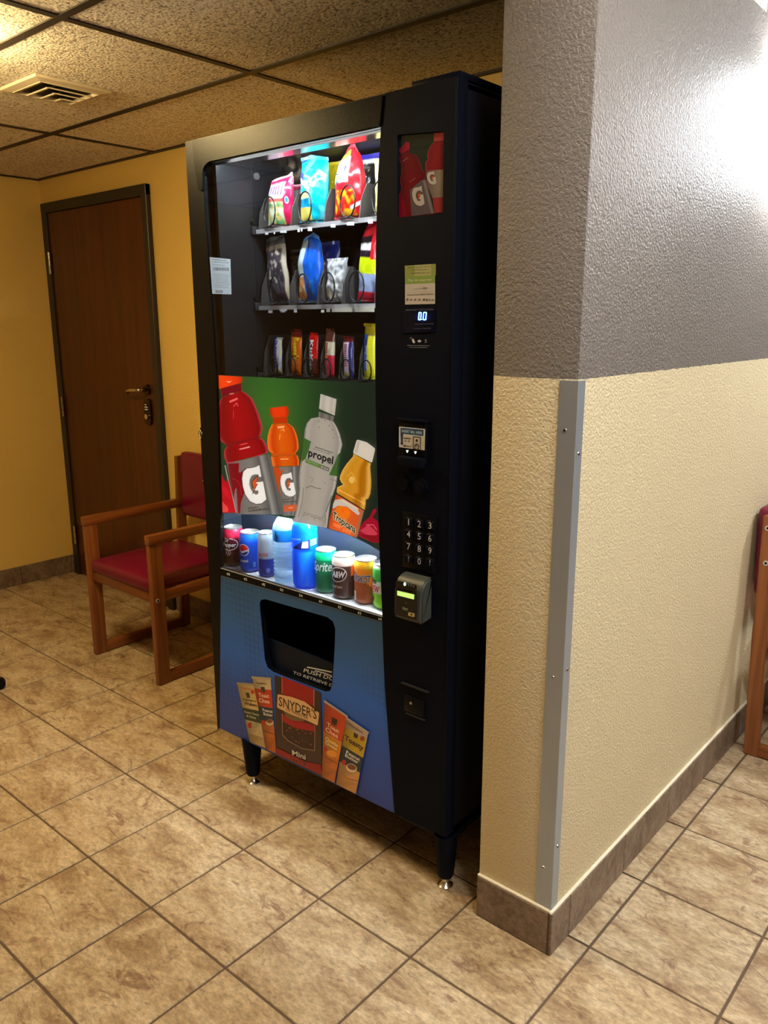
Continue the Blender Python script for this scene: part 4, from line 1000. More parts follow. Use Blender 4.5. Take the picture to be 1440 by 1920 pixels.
p.rows([(790, 100, 985, 80), (780, 270, 985, 260)], [(t, (190, 70, 74)) for t, c in rs]); p.rows([(780, 280, 985, 270), (690, 400, 985, 380), (650, 560, 985, 540), (670, 620, 985, 610), (610, 700, 985, 680), (620, 850, 985, 830)], [(t, (c[0]*1.25, c[1]*1.6, c[2]*1.3)) for t, c in rs])
p.poly([(620, 850), (985, 830), (985, 1400), (760, 1400), (640, 1130)], [(120, 60, 60), (170, 160, 140), (160, 152, 130), (140, 120, 110), (110, 90, 90)])
gmark(p, 645, 860, 840, 1130, 0, (214, 204, 190), (110, 90, 84))
p.poly([(760, 1400), (985, 1380), (985, 1690), (800, 1700)], (170, 60, 58)); p.poly([(70, 1300), (160, 1350), (250, 1780), (75, 1795)], (150, 16, 40))
p.build('promo_picture', M['prg'], col_)
box('promo_backing', (min(q[0] for q in pw)-.004, YF+.0052, min(q[1] for q in pw)-.004), (max(q[0] for q in pw)+.004, YF+.010, max(q[1] for q in pw)+.004), M['blacksoft'], col_)

# payment stickers
p = Print(YF-.0026, 1.15, .00006); p.crop(750, 485, 10.97)
p.poly([(98, 145), (738, 105), (736, 340), (102, 368)], (120, 128, 60)); p.poly([(300, 132), (640, 112), (640, 342), (300, 360)], (150, 148, 96))
p.text('Please make your selection', (176, 198), (640, 168), 26, (60, 60, 40), .01); p.text('$1.00 Deposit from', (248, 246), (592, 232), 26, (60, 60, 40), .01); p.text('credit/debit card', (228, 312), (505, 300), 26, (60, 60, 40), .01); p.text('used', (520, 302), (610, 296), 26, (120, 70, 40), .01)
p.poly([(104, 368), (722, 338), (722, 930), (104, 944)], (176, 168, 156)); p.poly([(104, 368), (722, 338), (722, 500), (104, 528)], (112, 136, 56))
p.text('Pay the easy way', (160, 480), (655, 452), 62, (20, 30, 14), .03, shear=.25); p.text('Pay the easy way', (166, 476), (650, 450), 56, (206, 214, 170), .0, shear=.25)
p.text('greenlite', (290, 640), (465, 628), 40, (140, 136, 120), .0); p.text('lite', (470, 632), (560, 626), 58, (100, 86, 100), .01); p.line([(120, 698), (715, 668)], 4, (150, 142, 130)); p.text('Accepted Card & Mobile Payments', (145, 762), (690, 738), 34, (80, 70, 60), .012)
for k, x in enumerate((130, 205, 290, 380, 470, 530, 590, 655)): p.poly([(x, 820+(k % 3)*8), (x+44, 816+(k % 2)*10), (x+40, 856), (x+4, 866)], [(64, 70, 80), (110, 90, 84), (120, 70, 64), (96, 92, 104), (50, 48, 46), (50, 46, 44), (140, 132, 124), (110, 120, 120)][k])
p.build('payment_sticker', M['prl'], col_)
# display
dm = mat('display lens', (14, 16, 34), .12)
q = [PY(x, y, YF) for x, y in ((757, 583), (816, 580), (815, 622), (757, 625))]
dsp = prism('price_display', [(a.x, a.z) for a in q], fr, YF-.0045, YF-.002, dm, vm)
p = Print(YF-.0048, 1, .00006); p.crop(750, 485, 10.97)
p.text('AMOUNT DEPOSITED', (112, 1075), (688, 1062), 34, (96, 96, 120), .0); p.text('USE EXACT CHANGE', (300, 1362), (690, 1350), 26, (84, 88, 112), .0); p.text('OR BILL CHANGE', (290, 1455), (632, 1445), 26, (80, 84, 106), .0)
p.build('display_caption', M['prl'], dsp)
p = Print(YF-.0049, 1, .00006); p.crop(750, 485, 10.97)
def seg7(x, y, w, h, sk, t):
    f = lambda u, v_: (x+w*u-sk*v_, y+h*v_)
    for a, b in (((0, 0), (1, 0)), ((0, 1), (1, 1)), ((0, 0), (0, 1)), ((1, 0), (1, 1))): p.line([f(*a), f(*b)], t, (120, 220, 255))
seg7(392, 1108, 44, 148, 12, 20); seg7(486, 1106, 56, 150, 12, 20); p.ell(444, 1250, 9, 9, (120, 220, 255), n=8)
dg = emitter('display digits', (.10, .55, 1.0), 5.0); add('display_digits', p.V, p.F, dg, dsp)
p = Print(YF-.0047, 1, .00006); p.crop(750, 485, 10.97)
p.grid(lambda u, v_: (250+420*u, 1085+230*v_), lambda x, y: tuple(c*math.exp(-(((x-455)/120)**2+((y-1200)/75)**2)) for c in (30, 60, 255)), 16, 10)
gm2, nt, b, N, L = nodes('display glow'); at = N('ShaderNodeAttribute'); at.attribute_name = 'Col'; L(at.outputs['Color'], b.inputs['Emission Color']); b.inputs['Emission Strength'].default_value = .55; b.inputs['Base Color'].default_value = lin((10, 12, 24)); b.inputs['Roughness'].default_value = .2
p.build('display_backlight', gm2, dsp)
# card pictogram
p = Print(YF-.0026, 1, .00006); p.crop(750, 485, 10.97)
p.poly([(240, 1655), (275, 1645), (312, 1720), (300, 1738), (265, 1732)], (190, 190, 196)); p.line([(200, 1650), (225, 1615), (250, 1630)], 12, (110, 110, 120)); p.poly([(365, 1680), (400, 1676), (398, 1658), (440, 1696), (402, 1732), (402, 1712), (365, 1716)], (190, 190, 196)); p.text('5', (508, 1732), (552, 1728), 70, (150, 150, 158), .0)
p.smudge((145, 1792), (620, 1800), 18, (110, 110, 120), seed=31); p.smudge((190, 1830), (575, 1836), 18, (110, 110, 120), seed=32)
p.build('card_pictogram', M['prl'], col_)

# bill acceptor
f8 = lambda x, y: (730+x/18, 780+y/18)
a0 = PY(*f8(300, 100), YF-.010); a1 = PY(*f8(1230, 1600), YF-.010)
ba = box('bill_acceptor', (a0.x, YF-.010, PY(744, 866, YF-.01).z), (a1.x, YF-.001, a0.z), M['blacksoft'], vm, bev=.003)
z0 = PY(*f8(700, 1330), YF-.03).z
m0 = PY(*f8(265, 1400), YF-.026); m1 = PY(*f8(1090, 1480), YF-.026)
box('bill_mouth', (m0.x, YF-.026, m0.z-.020), (m1.x, YF-.009, m0.z+.004), M['black'], ba, bev=.003)
box('acceptor_brow', (a0.x-.003, YF-.014, a0.z-.003), (a1.x+.002, YF-.002, a0.z+.003), M['black'], ba, bev=.001)
p = Print(YF-.0112, 1.1, .00006); p.crop(730, 780, 18)
p.poly(rnd([(325, 355), (1210, 440), (1195, 1165), (325, 1050)], 30, 3), (196, 194, 192)); p.poly([(375, 395), (1160, 465), (1150, 680), (375, 590)], (26, 60, 92)); p.poly([(375, 590), (470, 600), (455, 900), (480, 920), (425, 1000), (370, 920), (390, 880)], (22, 52, 84))
p.text('INSERT BILL HERE', (420, 545), (1100, 618), 88, (176, 200, 212), .015); p.poly([(490, 625), (740, 650), (760, 1080), (470, 1040)], (196, 186, 172)); p.poly([(490, 725), (720, 745), (725, 790), (490, 770)], (70, 62, 44)); p.text('$1 $5', (510, 870), (705, 885), 70, (50, 44, 40), .02); p.smudge((480, 1035), (740, 1050), 60, (54, 46, 42), seed=40)
p.poly([(795, 680), (1060, 705), (1050, 1150), (790, 1110)], (44, 34, 30)); p.poly([(825, 720), (1035, 735), (1030, 1130), (815, 1095)], (176, 168, 150)); p.ell(925, 830, 40, 50, (40, 30, 28)); p.ell(920, 1040, 85, 110, (40, 30, 28)); p.ell(920, 1045, 55, 75, (160, 150, 140)); p.ell(905, 1000, 26, 34, (90, 80, 70)); p.poly([(1075, 700), (1190, 690), (1185, 1145), (1065, 1135)], (186, 182, 158))
p.build('acceptor_label', M['prl'], ba)
p = Print(YF-.0112, 1, .00006); p.crop(730, 780, 18)
for x, y in ((605, 1190), (880, 1230)): p.poly([(x-42, y-36), (x+42, y-36), (x+12, y+46), (x-12, y+46)], (225, 255, 240))
add('acceptor_lights', p.V, p.F, emitter('green arrows', (.75, 1.0, .85), 1.6), ba)
# coin slot and return button
for nm, (x, y) in (('coin_slot', (757, 903)), ('return_button', (792, 912))):
    c_ = PY(x, y, YF); q = cyl(nm, (c_.x, YF-.002, c_.z), (c_.x, YF-.010, c_.z), .020, M['blacksoft'], vm, n=24)
    if nm == 'coin_slot': box('coin_gap', (c_.x-.0015, YF-.0104, c_.z-.013), (c_.x+.0015, YF-.0098, c_.z+.013), M['strip'], q)
    else: cyl('button_face', (c_.x, YF-.009, c_.z), (c_.x, YF-.014, c_.z), .013, M['black'], q, n=24)
# keypad
ka = PY(757, 962, YF); kb = PY(818, 1068, YF)
kp = box('keypad', (ka.x, YF-.005, kb.z-.012), (kb.x, YF-.001, ka.z+.006), M['blacksoft'], vm, bev=.002)
kx = [766, 786, 806]; ky = [(978, 982, 985), (1001, 1005, 1009), (1024, 1028.5, 1032), (1048, 1052, 1055)]
keys = ['123', '456', '789', '*0#']
p = Print(YF-.0092, 1, .00006)
for i in range(4):
    for j in range(3):
        c_ = PY(kx[j], ky[i][j], YF-.007)
        box('key', (c_.x-.0115, YF-.009, c_.z-.0095), (c_.x+.0115, YF-.004, c_.z+.0095), M['black'], kp, bev=.0015, seg=1)
        x, y = kx[j], ky[i][j]
        if keys[i][j].isdigit():
            p.text(keys[i][j], (x-(.9 if keys[i][j] == '1' else 3), y+6), (x+(.9 if keys[i][j] == '1' else 3), y+7), 12, (196, 196, 200), .0)
        else:
            p.poly([(x-1, y-5), (x+1, y-5), (x+1, y+1), (x-1, y+1)], (130, 130, 138)); p.poly([(x-1, y+3), (x+1, y+3), (x+1, y+5), (x-1, y+5)], (130, 130, 138))
        p.poly([(x-3, y-9.5), (x+1, y-9), (x+1, y-8.4), (x-3, y-8.9)], (90, 90, 96))
p.build('key_numbers', M['prl'], kp)
# card reader
cx0, cx1, cyf = .410, .497, .479
cz0, cz1 = PY(739, 1160, cyf).z+.002, PY(741, 1088, cyf).z
bm = bmesh.new()
prf = rnd([(YF-.001, cz0+.006), (cyf+.006, cz0), (cyf, cz0+.010), (cyf+.002, cz1-.022), (cyf+.016, cz1+.008), (YF-.001, cz1+.012)], [.001, .006, .006, .010, .016, .001], 4)
lo = [bm.verts.new((cx0, y, z)) for y, z in prf]; hi = [bm.verts.new((cx1, y, z)) for y, z in prf]
bm.faces.new(lo); bm.faces.new(hi)
for i in range(len(prf)): j = (i+1) % len(prf); bm.faces.new((lo[i], lo[j], hi[j], hi[i]))
bmesh.ops.recalc_face_normals(bm, faces=bm.faces)
bmesh.ops.bevel(bm, geom=[e for e in bm.edges if abs((e.verts[0].co-e.verts[1].co).x) < 1e-6], offset=.005, segments=3, affect='EDGES')
cr = from_bm('card_reader', bm, mat('reader shell', (62, 66, 62), .45), vm, 40)
rdf = lambda px, py, d: PY(px, py, cyf-.0012-d)
p = Print(0, 1.0, .00005, mapf=rdf); p.crop(690, 760, 4.571)
p.poly(rnd([(238, 1500), (418, 1540), (412, 1842), (232, 1792)], 10, 3), (12, 14, 14))
p.smudge((252, 1578), (388, 1606), 14, (130, 134, 130), seed=50); p.text('PAY', (298, 1752), (342, 1764), 24, (186, 192, 186), .0); p.poly([(346, 1772), (400, 1784), (398, 1816), (344, 1802)], (190, 170, 120)); p.ell(372, 1794, 9, 9, (60, 50, 40), n=10); p.ell(325, 1692, 12, 10, (66, 60, 58), n=10); p.text('TTY', (336, 1548), (402, 1564), 20, (150, 156, 150), .0)
p.build('reader_face', M['prg'], cr)
p = Print(0, 1, .00005, mapf=rdf); p.n = 30; p.crop(690, 760, 4.571); p.poly([(250, 1588), (396, 1622), (394, 1664), (250, 1628)], (150, 230, 30)); add('reader_screen', p.V, p.F, emitter('lcd green', (.30, .62, .03), 1.1), cr)
p = Print(0, 1, .00005, mapf=rdf); p.n = 30; p.crop(690, 760, 4.571); p.ell(315, 1532, 10, 16, (150, 255, 200), n=12); add('reader_light', p.V, p.F, emitter('reader led', (.35, 1.0, .62), 2.2), cr)
# coin return cup with its lock
q0 = PY(760, 1300, YF); q1 = PY(797, 1346, YF)
cc = box('coin_return', (q0.x, YF-.006, q1.z), (q1.x, YF-.001, q0.z), M['blacksoft'], vm, bev=.002)
t0, t1 = PY(752, 1279, YF-.008), PY(803, 1297, YF-.008)
box('cup_ledge', (t0.x, YF-.009, t0.z-.003), (t1.x, YF-.001, t0.z), M['liner'], cc)
t0, t1 = PY(761, 1336, YF-.007), PY(796, 1348, YF-.007)
box('cup_sill', (t0.x, YF-.008, t0.z-.003), (t1.x, YF-.001, t0.z), M['liner'], cc)
c_ = PY(771, 1318, YF-.007); cyl('cup_lock', (c_.x, YF-.005, c_.z), (c_.x, YF-.009, c_.z), .004, M['chrome'], cc, n=12)
# ------------------------------------------------------------------ things inside the machine
def wrap(name, items, mapf, mt, parent, dx=.004):
    """lettering / marks in flat local coordinates, sliced and bent onto a surface by mapf(x, y, lift)
    items: (verts2d, faces, colour)"""
    bm = bmesh.new(); cl = bm.verts.layers.float_color.new('Col'); lv = bm.verts.layers.float.new('lift')
    for k, (vs, fs, c) in enumerate(items):
        bv = [bm.verts.new((x, y, 0)) for x, y in vs]
        for v in bv: v[cl] = lin(c); v[lv] = .00035+.00012*k
        for f in fs:
            try: bm.faces.new([bv[i] for i in f])
            except ValueError: pass
    xs_ = [v.co.x for v in bm.verts]; ys_ = [v.co.y for v in bm.verts]
    for ax, a in ((0, xs_), (1, ys_)):
        step = dx if ax == 0 else dx*1.6
        k = math.ceil(min(a)/step)
        while k*step < max(a):
            co = (k*step, 0, 0) if ax == 0 else (0, k*step, 0); no = (1, 0, 0) if ax == 0 else (0, 1, 0)
            bmesh.ops.bisect_plane(bm, geom=bm.verts[:]+bm.edges[:]+bm.faces[:], plane_co=co, plane_no=no); k += 1
    V = [mapf(v.co.x, v.co.y, v[lv]) for v in bm.verts]; K = [tuple(v[cl]) for v in bm.verts]
    bm.verts.index_update(); F = [tuple(v.index for v in f.verts) for f in bm.faces]; bm.free()
    return add(name, V, F, mt, parent, cols=K)
def T2(txt, x0, y0, w, h, col, bold=.015, shear=0, vert=False):
    vs, fs, _ = glyphs(txt, bold)
    if vert: return ([(x0+y*h, y0-(x*w)) for x, y in vs], fs, col)
    return ([(x0+x*w+shear*y*h, y0+y*h) for x, y in vs], fs, col)
def E2(cx, cy, rx, ry, col, a0=0, a1=360, n=28, ang=0):
    p = [(cx+rx*math.cos(R(a0+(a1-a0)*k/n))*math.cos(ang)-ry*math.sin(R(a0+(a1-a0)*k/n))*math.sin(ang), cy+rx*math.cos(R(a0+(a1-a0)*k/n))*math.sin(ang)+ry*math.sin(R(a0+(a1-a0)*k/n))*math.cos(ang)) for k in range(n if a1-a0 == 360 else n+1)]
    return (p, [tuple(t) for t in tessellate_polygon([[Vector((x, y, 0)) for x, y in p]])], col)
def Q2(pts, col): return (pts, [tuple(t) for t in tessellate_polygon([[Vector((x, y, 0)) for x, y in pts]])], col)

Z1, Z2, Z3 = 1.7285, 1.5125, 1.3065
DIV = {Z1: [-.287, -.150, -.016, .114, .245], Z2: [-.290, -.165, -.050, .046, .165, .27], Z3: [-.290, -.192, -.115, -.045, .030, .105, .180, .255]}
class Bag:
    """a sealed film bag standing on edge: part film body, top seal, bottom seal"""
    def __init__(s, name, label, cat, group, px, z, yc, w, h, t, colfn, lean=0.0, yaw=0.0, seed=1, mt='foil', seal=None, puff=.55, crumple=.006, nu=26, nv=40, tilt=0.0, peak=0.0, pu=.6, pinch=None):
        s.peak, s.pu, s.pinch = peak, pu, (peak*2.2 if pinch is None else pinch)
        c = PY(px, pix((PY(px, 500, yc).x, yc, z))[1], yc); cx = c.x
        dv = DIV[z]; hw = w/2+.005
        for a, b_ in zip(dv[:-1], dv[1:]):
            if a <= cx < b_: cx = min(max(cx, a+hw), b_-hw) if b_-a > 2*hw else (a+b_)/2
        s.c = Vector((cx, yc, z)); s.w, s.h, s.t, s.seed, s.puff, s.cr = w, h, t, seed, puff, crumple
        s.M = Matrix.Translation(s.c) @ Matrix.Rotation(yaw, 4, 'Z') @ Matrix.Rotation(tilt, 4, 'X') @ Matrix.Rotation(lean, 4, 'Y')
        s.o = thing(name, label, cat, tuple(s.c), group)
        V = []; K = []; F = []
        s0, s1 = .045, .945
        def side(sgn, nv=nv, nu=nu):
            b = len(V)
            for j in range(nv+1):
                for i in range(nu+1):
                    u, v_ = i/nu, s0+(s1-s0)*j/nv
                    V.append(s.at(u, v_, sgn)); K.append(lin(colfn(u if sgn < 0 else 1-u, v_)))
            for j in range(nv):
                for i in range(nu):
                    q = b+j*(nu+1)+i; f = (q, q+1, q+nu+2, q+nu+1); F.append(f if sgn < 0 else f[::-1])
        side(-1); side(1)
        s.body = add('film', V, F, M[mt], s.o, smooth='all', cols=K)
        for nm, v0, v1 in (('bottom_seal', 0.0, s0), ('top_seal', s1, 1.0)):
            V2 = []; K2 = []; F2 = []; n = 48
            for j in range(2):
                for i in range(n+1):
                    u = i/n; p = s.at(u, v0 if j == 0 else v1, -1, flat=True)
                    p = p+Vector((0, (.0012 if i % 2 else -.0012), 0)); V2.append(p); K2.append(lin(seal or colfn(u, .02 if v0 == 0 else .98)))
            for i in range(n): F2.append((i, i+1, n+2+i, n+1+i))
            add(nm, V2, F2, M[mt], s.o, cols=K2)
    def half(s, u, v_):
        e = max(0.0, 1-abs(2*u-1)**2.4)**.62
        k = max(0.0, math.sin(math.pi*min(max((v_-.03)/.93, 0), 1)))**s.puff
        return s.t/2*e*k
    def at(s, u, v_, sgn, lift=0, flat=False):
        x = (u-.5)*s.w; z = v_*s.h; tp = max(0.0, (v_-.60)/.40)**1.6
        if s.peak: x += ((s.pu-.5)*s.w-x)*s.pinch*tp; z += s.h*s.peak*tp*(1-2.4*abs(u-s.pu))
        pin = 1-.07*math.sin(math.pi*v_)
        nx = noise.noise(Vector((u*3.1+s.seed*7.3, v_*4.2, s.seed)))*s.cr
        n2 = noise.noise(Vector((u*8+s.seed*3.3, v_*9, sgn*2.0)))*s.cr*.45
        y = 0 if flat else sgn*(s.half(u, v_)+n2*(1 if .1 < u < .9 else .3)+lift)
        return s.M @ Vector((x*pin, y+nx*.8+(.004*math.sin(u*9+s.seed) if flat and v_ > .5 else 0), z))
    def marks(s, items, name='lettering'):
        return wrap(name, items, lambda x, y, l: s.at(min(max(x, .01), .99), min(max(y, .05), .94), -1, l+.0006), M['foil'], s.o, dx=.06)
def bands(*st):
    """colour by height: (v, colour) steps"""
    def f(u, v_):
        c = st[0][1]
        for t, k in st:
            if v_ >= t: c = k
        return c
    return f
# -- top shelf
def c_pink(u, v_):
    if u > .74: return (228, 28, 92) if v_ > .25 else (206, 20, 70)
    if v_ > .86: return (214, 36, 96)
    if v_ > .56: return (246, 236, 240)
    if v_ > .48: return (226, 92, 84)
    n_ = noise.noise(Vector((u*7, v_*9, 1.5)))
    return (120, 200, 130) if n_ > .18 else ((236, 214, 120) if n_ > -.12 else (228, 240, 216))
G1, G2, G3, G4 = 'snack bags on the top shelf', 'snack bags on the middle shelf', 'candy bars on the bottom shelf', 'cans in the drink bay'
b = Bag('snack_bag', 'pink and white snack bag with a blue badge beside the teal bag', 'snack bag', G1, 527, Z1, .728, .100, .138, .044, c_pink, yaw=.10, seed=2, peak=.06, pu=.95, seal=(240, 200, 214), lean=.05)
b.marks([E2(.86, .52, .055, .075, (236, 240, 244)), E2(.86, .52, .036, .05, (40, 150, 190))]+[Q2([(.20+.11*k, .62), (.26+.11*k, .62), (.27+.11*k, .80), (.21+.11*k, .80)], (150, 120, 160)) for k in range(5)])
Bag('snack_bag', 'pale pink snack bag waiting behind the pink and white bag', 'snack bag', G1, 560, Z1, .813, .080, .128, .042, c_pink, seed=4, seal=(244, 170, 190), lean=.03)
def c_teal(u, v_):
    if v_ > .9 and u < .3: return (60, 70, 150)
    if u < .50 and v_ < .46:
        return (240, 224, 110) if v_ < .24 else ((0, 150, 206) if v_ < .36 else (226, 226, 130))
    n_ = noise.noise(Vector((u*5+3, v_*5, .5)))
    return (0, 186, 208) if n_ > -.25 else (90, 214, 226)
b = Bag('snack_bag', 'teal chip bag with yellow print between pink and red bags', 'snack bag', G1, 590, Z1, .728, .108, .172, .048, c_teal, seed=6, peak=.04, pu=.35, yaw=.05, seal=(40, 170, 190), lean=.04)
b.marks([Q2([(.05, .64), (.30, .55), (.52, .44), (.50, .50), (.30, .62), (.06, .72)], (236, 244, 248)), Q2([(.10, .70), (.26, .64), (.24, .74), (.10, .78)], (40, 60, 150))])
def c_yel(u, v_): return (46, 60, 170) if (u < .22 and v_ > .72) else ((232, 236, 244) if (u < .22 and v_ > .55) else (246, 222, 20))
Bag('snack_bag', 'bright yellow snack bag half hidden behind the red bag divider', 'snack bag', G1, 622, Z1, .813, .090, .172, .045, c_yel, seed=8)
def c_red(u, v_):
    if v_ < .42 and .10 < u < .78:
        n_ = noise.noise(Vector((u*9, v_*12, 4.5)))
        return (252, 190, 30) if n_ > .05 else ((240, 70, 24) if n_ > -.25 else (226, 30, 30))
    if u < .62 and .52 < v_ < .84: return (246, 236, 226)
    if u < .58 and .84 <= v_ < .90: return (240, 190, 60)
    return (228, 26, 40)
b = Bag('snack_bag', 'tall red snack bag with orange puffs printed on its front', 'snack bag', G1, 656, Z1, .728, .108, .172, .050, c_red, seed=9, peak=.13, pu=.58, pinch=.6, seal=(238, 96, 110), yaw=.04, lean=.03)
b.marks([Q2([(.12, .66), (.15, .66), (.15, .74), (.12, .74)], (50, 60, 90)), Q2([(.12, .64), (.24, .64), (.24, .66), (.12, .66)], (50, 60, 90)), Q2([(.34, .66), (.54, .66), (.54, .68), (.34, .68)], (50, 60, 90)), Q2([(.48, .68), (.53, .68), (.56, .74), (.50, .74)], (50, 60, 90)), Q2([(.05, .46), (.42, .58), (.40, .62), (.06, .50)], (90, 110, 170)), Q2([(.06, .50), (.40, .62), (.32, .64), (.08, .56)], (240, 210, 60)), Q2([(.66, .12), (.94, .20), (.94, .26), (.66, .18)], (250, 220, 224))])
def c_dark(u, v_): return (70, 60, 180) if v_ > .90 else ((236, 236, 240) if v_ > .84 else ((30, 26, 24) if noise.noise(Vector((u*6, v_*7, 8.5))) < .30 or v_ < .5 else (236, 222, 140)))
Bag('snack_bag', 'dark snack bag with yellow spots and a violet striped top edge', 'snack bag', G1, 702, Z1, .813, .105, .176, .042, c_dark, seed=11, yaw=.1)
Bag('snack_bag', 'cream sided snack bag nearest the control column on the top shelf', 'snack bag', G1, 728, Z1, .728, .095, .140, .04, lambda u, v_: (240, 226, 150), seed=12)
# -- middle shelf
def c_cookie(u, v_):
    if v_ > .86: return (108, 112, 118)
    if v_ > .80 or u > .90: return (206, 196, 170)
    n_ = noise.noise(Vector((u*8, v_*14, 2.2)))
    return (188, 182, 172) if n_ > .22 and v_ > .3 else ((74, 68, 80) if n_ > -.25 else (46, 42, 52))
Bag('snack_bag', 'clear bag of dark cookies with a beige edge leaning on the middle shelf', 'snack bag', G2, 527, Z2, .728, .088, .192, .040, c_cookie, seed=14, lean=-.10, seal=(120, 124, 130))
def c_cook2(u, v_): return (60, 54, 52) if v_ > .88 else ((226, 222, 216) if v_ > .82 else ((176, 168, 160) if noise.noise(Vector((u*8, v_*12, 6.1))) > -.1 else (90, 84, 86)))
Bag('snack_bag', 'second clear bag of cookies behind the leaning one', 'snack bag', G2, 556, Z2, .813, .080, .160, .04, c_cook2, seed=15)
def c_blue(u, v_):
    if u < .42:
        if v_ < .40: return (232, 150, 70) if noise.noise(Vector((u*12, v_*12, 1))) > -.1 else (240, 206, 140)
        return (206, 232, 244)
    return (0, 98, 226) if noise.noise(Vector((u*5, v_*5, 3))) > -.3 else (30, 130, 240)
Bag('snack_bag', 'bright blue cookie bag with a white panel on the middle shelf', 'snack bag', G2, 585, Z2, .728, .098, .180, .048, c_blue, seed=16, peak=.07, pu=.6, pinch=.4, yaw=.06, seal=(120, 180, 240))
Bag('snack_bag', 'blue bag directly behind the bright blue cookie bag', 'snack bag', G2, 616, Z2, .813, .085, .174, .042, lambda u, v_: (26, 60, 170) if u > .2 else (80, 110, 200), seed=17)
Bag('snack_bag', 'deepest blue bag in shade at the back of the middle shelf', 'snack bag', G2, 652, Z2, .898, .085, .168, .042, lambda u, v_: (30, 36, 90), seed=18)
def c_silver(u, v_): n_ = noise.noise(Vector((u*9, v_*3, 5))); return (236, 228, 200) if (u-.22)**2*1.6+(v_-.2)**2 < .018 else ((228, 232, 234) if n_ > 0 else (172, 178, 184))
Bag('snack_bag', 'short silver foil snack bag beside the red and yellow bag', 'snack bag', G2, 627, Z2, .728, .084, .118, .036, c_silver, seed=19, crumple=.010)
def c_ry(u, v_):
    if v_ > .90: return (206, 24, 50)
    if u > .66 and v_ > .52: return (232, 26, 44)
    if v_ > .54: return (240, 40, 56) if v_ > .82 else ((40, 26, 40) if (v_ > .74 or v_ < .64) else (236, 236, 236))
    if v_ > .34: return (214, 232, 20)
    if v_ > .13: return (160, 178, 220)
    return (196, 26, 50)
Bag('snack_bag', 'red yellow and lilac snack bag standing tall against the right divider', 'snack bag', G2, 690, Z2, .728, .074, .205, .038, c_ry, seed=21, peak=.07, pu=.9, lean=.10, yaw=.05, puff=.4)
# -- candy bars
def bar(label, px, h, colfn, items, w=.037, t=.022, seed=30, lean=.04):
    b = Bag('candy_bar', label, 'candy bar', G3, px, Z3, .709, w, h, t, colfn, seed=seed, puff=.32, crumple=.003, nu=16, nv=36, lean=lean)
    if items: b.marks(items)
bar('blue and white wrapped candy bar with vertical lettering on the bottom shelf', 522, .108, lambda u, v_: (232, 226, 170) if v_ < .14 or (u > .82 and v_ > .5) else ((40, 36, 130) if u < .34 else (222, 218, 230)), [T2('SNICKERS', .28, .93, .76, .34, (60, 60, 150), .03, vert=True)], seed=31)
bar('orange wrapped candy with yellow lettering on the bottom shelf', 556, .132, lambda u, v_: (120, 16, 20) if v_ > .84 else ((240, 120, 30) if u < .42 or v_ < .3 else (226, 110, 24)), [T2('Reese\'s', .50, .82, .48, .36, (246, 216, 40), .04, vert=True), Q2([(.02, .36), (.45, .36), (.45, .42), (.02, .42)], (60, 20, 14))], w=.044, seed=32)
bar('red and brown wafer bar with white lettering on the bottom shelf', 588, .122, lambda u, v_: (230, 14, 20) if (u > .55 and v_ > .40) or v_ > .82 else (104, 32, 34), [T2('KitKat', .34, .84, .72, .36, (240, 240, 240), .03, vert=True)], seed=33)
bar('cream and red wrapped candy bar with orange lettering on the bottom shelf', 616, .134, lambda u, v_: (110, 56, 44) if v_ > .72 else ((240, 226, 190) if v_ > .46 else ((226, 30, 70) if u > .5 else (240, 120, 130))), [Q2([(.25, .70-.045*k), (.55, .71-.045*k), (.55, .685-.045*k), (.25, .675-.045*k)], (216, 96, 40)) for k in range(5)]+[Q2([(.2, .44), (.6, .43), (.55, .36), (.22, .38)], (240, 130, 30))], seed=34)
bar('pale pink and navy candy bar with red lettering on the bottom shelf', 652, .114, lambda u, v_: (110, 24, 30) if v_ > .86 else ((40, 44, 120) if u > .74 else ((226, 220, 150) if v_ < .14 else (238, 214, 228))), [Q2([(.2, .80-.05*k), (.6, .81-.05*k), (.6, .785-.05*k), (.2, .775-.05*k)], (150, 60, 90)) for k in range(11)], seed=35, lean=.0)
bar('tall yellow candy bar with blue lettering by the control column', 690, .148, lambda u, v_: (150, 130, 20) if v_ > .78 else ((236, 230, 40) if u > .45 or v_ < .16 else ((226, 232, 240) if v_ < .62 else (60, 56, 80))), [T2('Butterfinger', .12, .80, .66, .34, (30, 90, 200), .03, vert=True)], w=.042, seed=36)

# -- drink bay
def can(label, x, y, r, h, colfn, items, th0=-90, top=(238, 240, 242)):
    o = thing('drink_can', label, 'can', (x, y, BF), G4)
    body = [(r*.80, .0005), (r*.88, .002), (r*.985, .010), (r, .014)]
    n = 22
    body += [(r, .014+(h-.034)*k/n) for k in range(1, n+1)]+[(r*.97, h-.014), (r*.90, h-.006), (r*.84, h-.002)]
    lathe('can_body', body, M['can'], o, (x, y, BF), 72, colfn=lambda th, z: colfn(math.degrees((th+math.pi) % (2*math.pi)-math.pi), z/h), smooth=60)
    ld = lathe('can_lid', [(r*.80, h-.004), (r*.86, h-.004), (r*.88, h), (r*.84, h+.001), (r*.80, h-.003), (r*.76, h-.006), (.002, h-.0055)], M['alu'], o, (x, y, BF), 48, capt=True, capb=False)
    lathe('pull_tab', [(.001, h-.004), (.008, h-.004), (.008, h-.0025), (.001, h-.0025)], M['alu'], ld, (x+.004, y-.004, BF), 14, capt=True)
    if items:
        def f(a, z, l):
            th = R(th0)+a/r; return (x+(r+l)*math.cos(th), y+(r+l)*math.sin(th), BF+z)
        wrap('can_lettering', items, f, M['can'], o, dx=.003)
    return o
cp = [(440, 1063), (471, 1073.5), (502, 1083), (536, 1094), (574, 1105), (612.5, 1113), (646, 1125), (687, 1134), (722, 1144)]
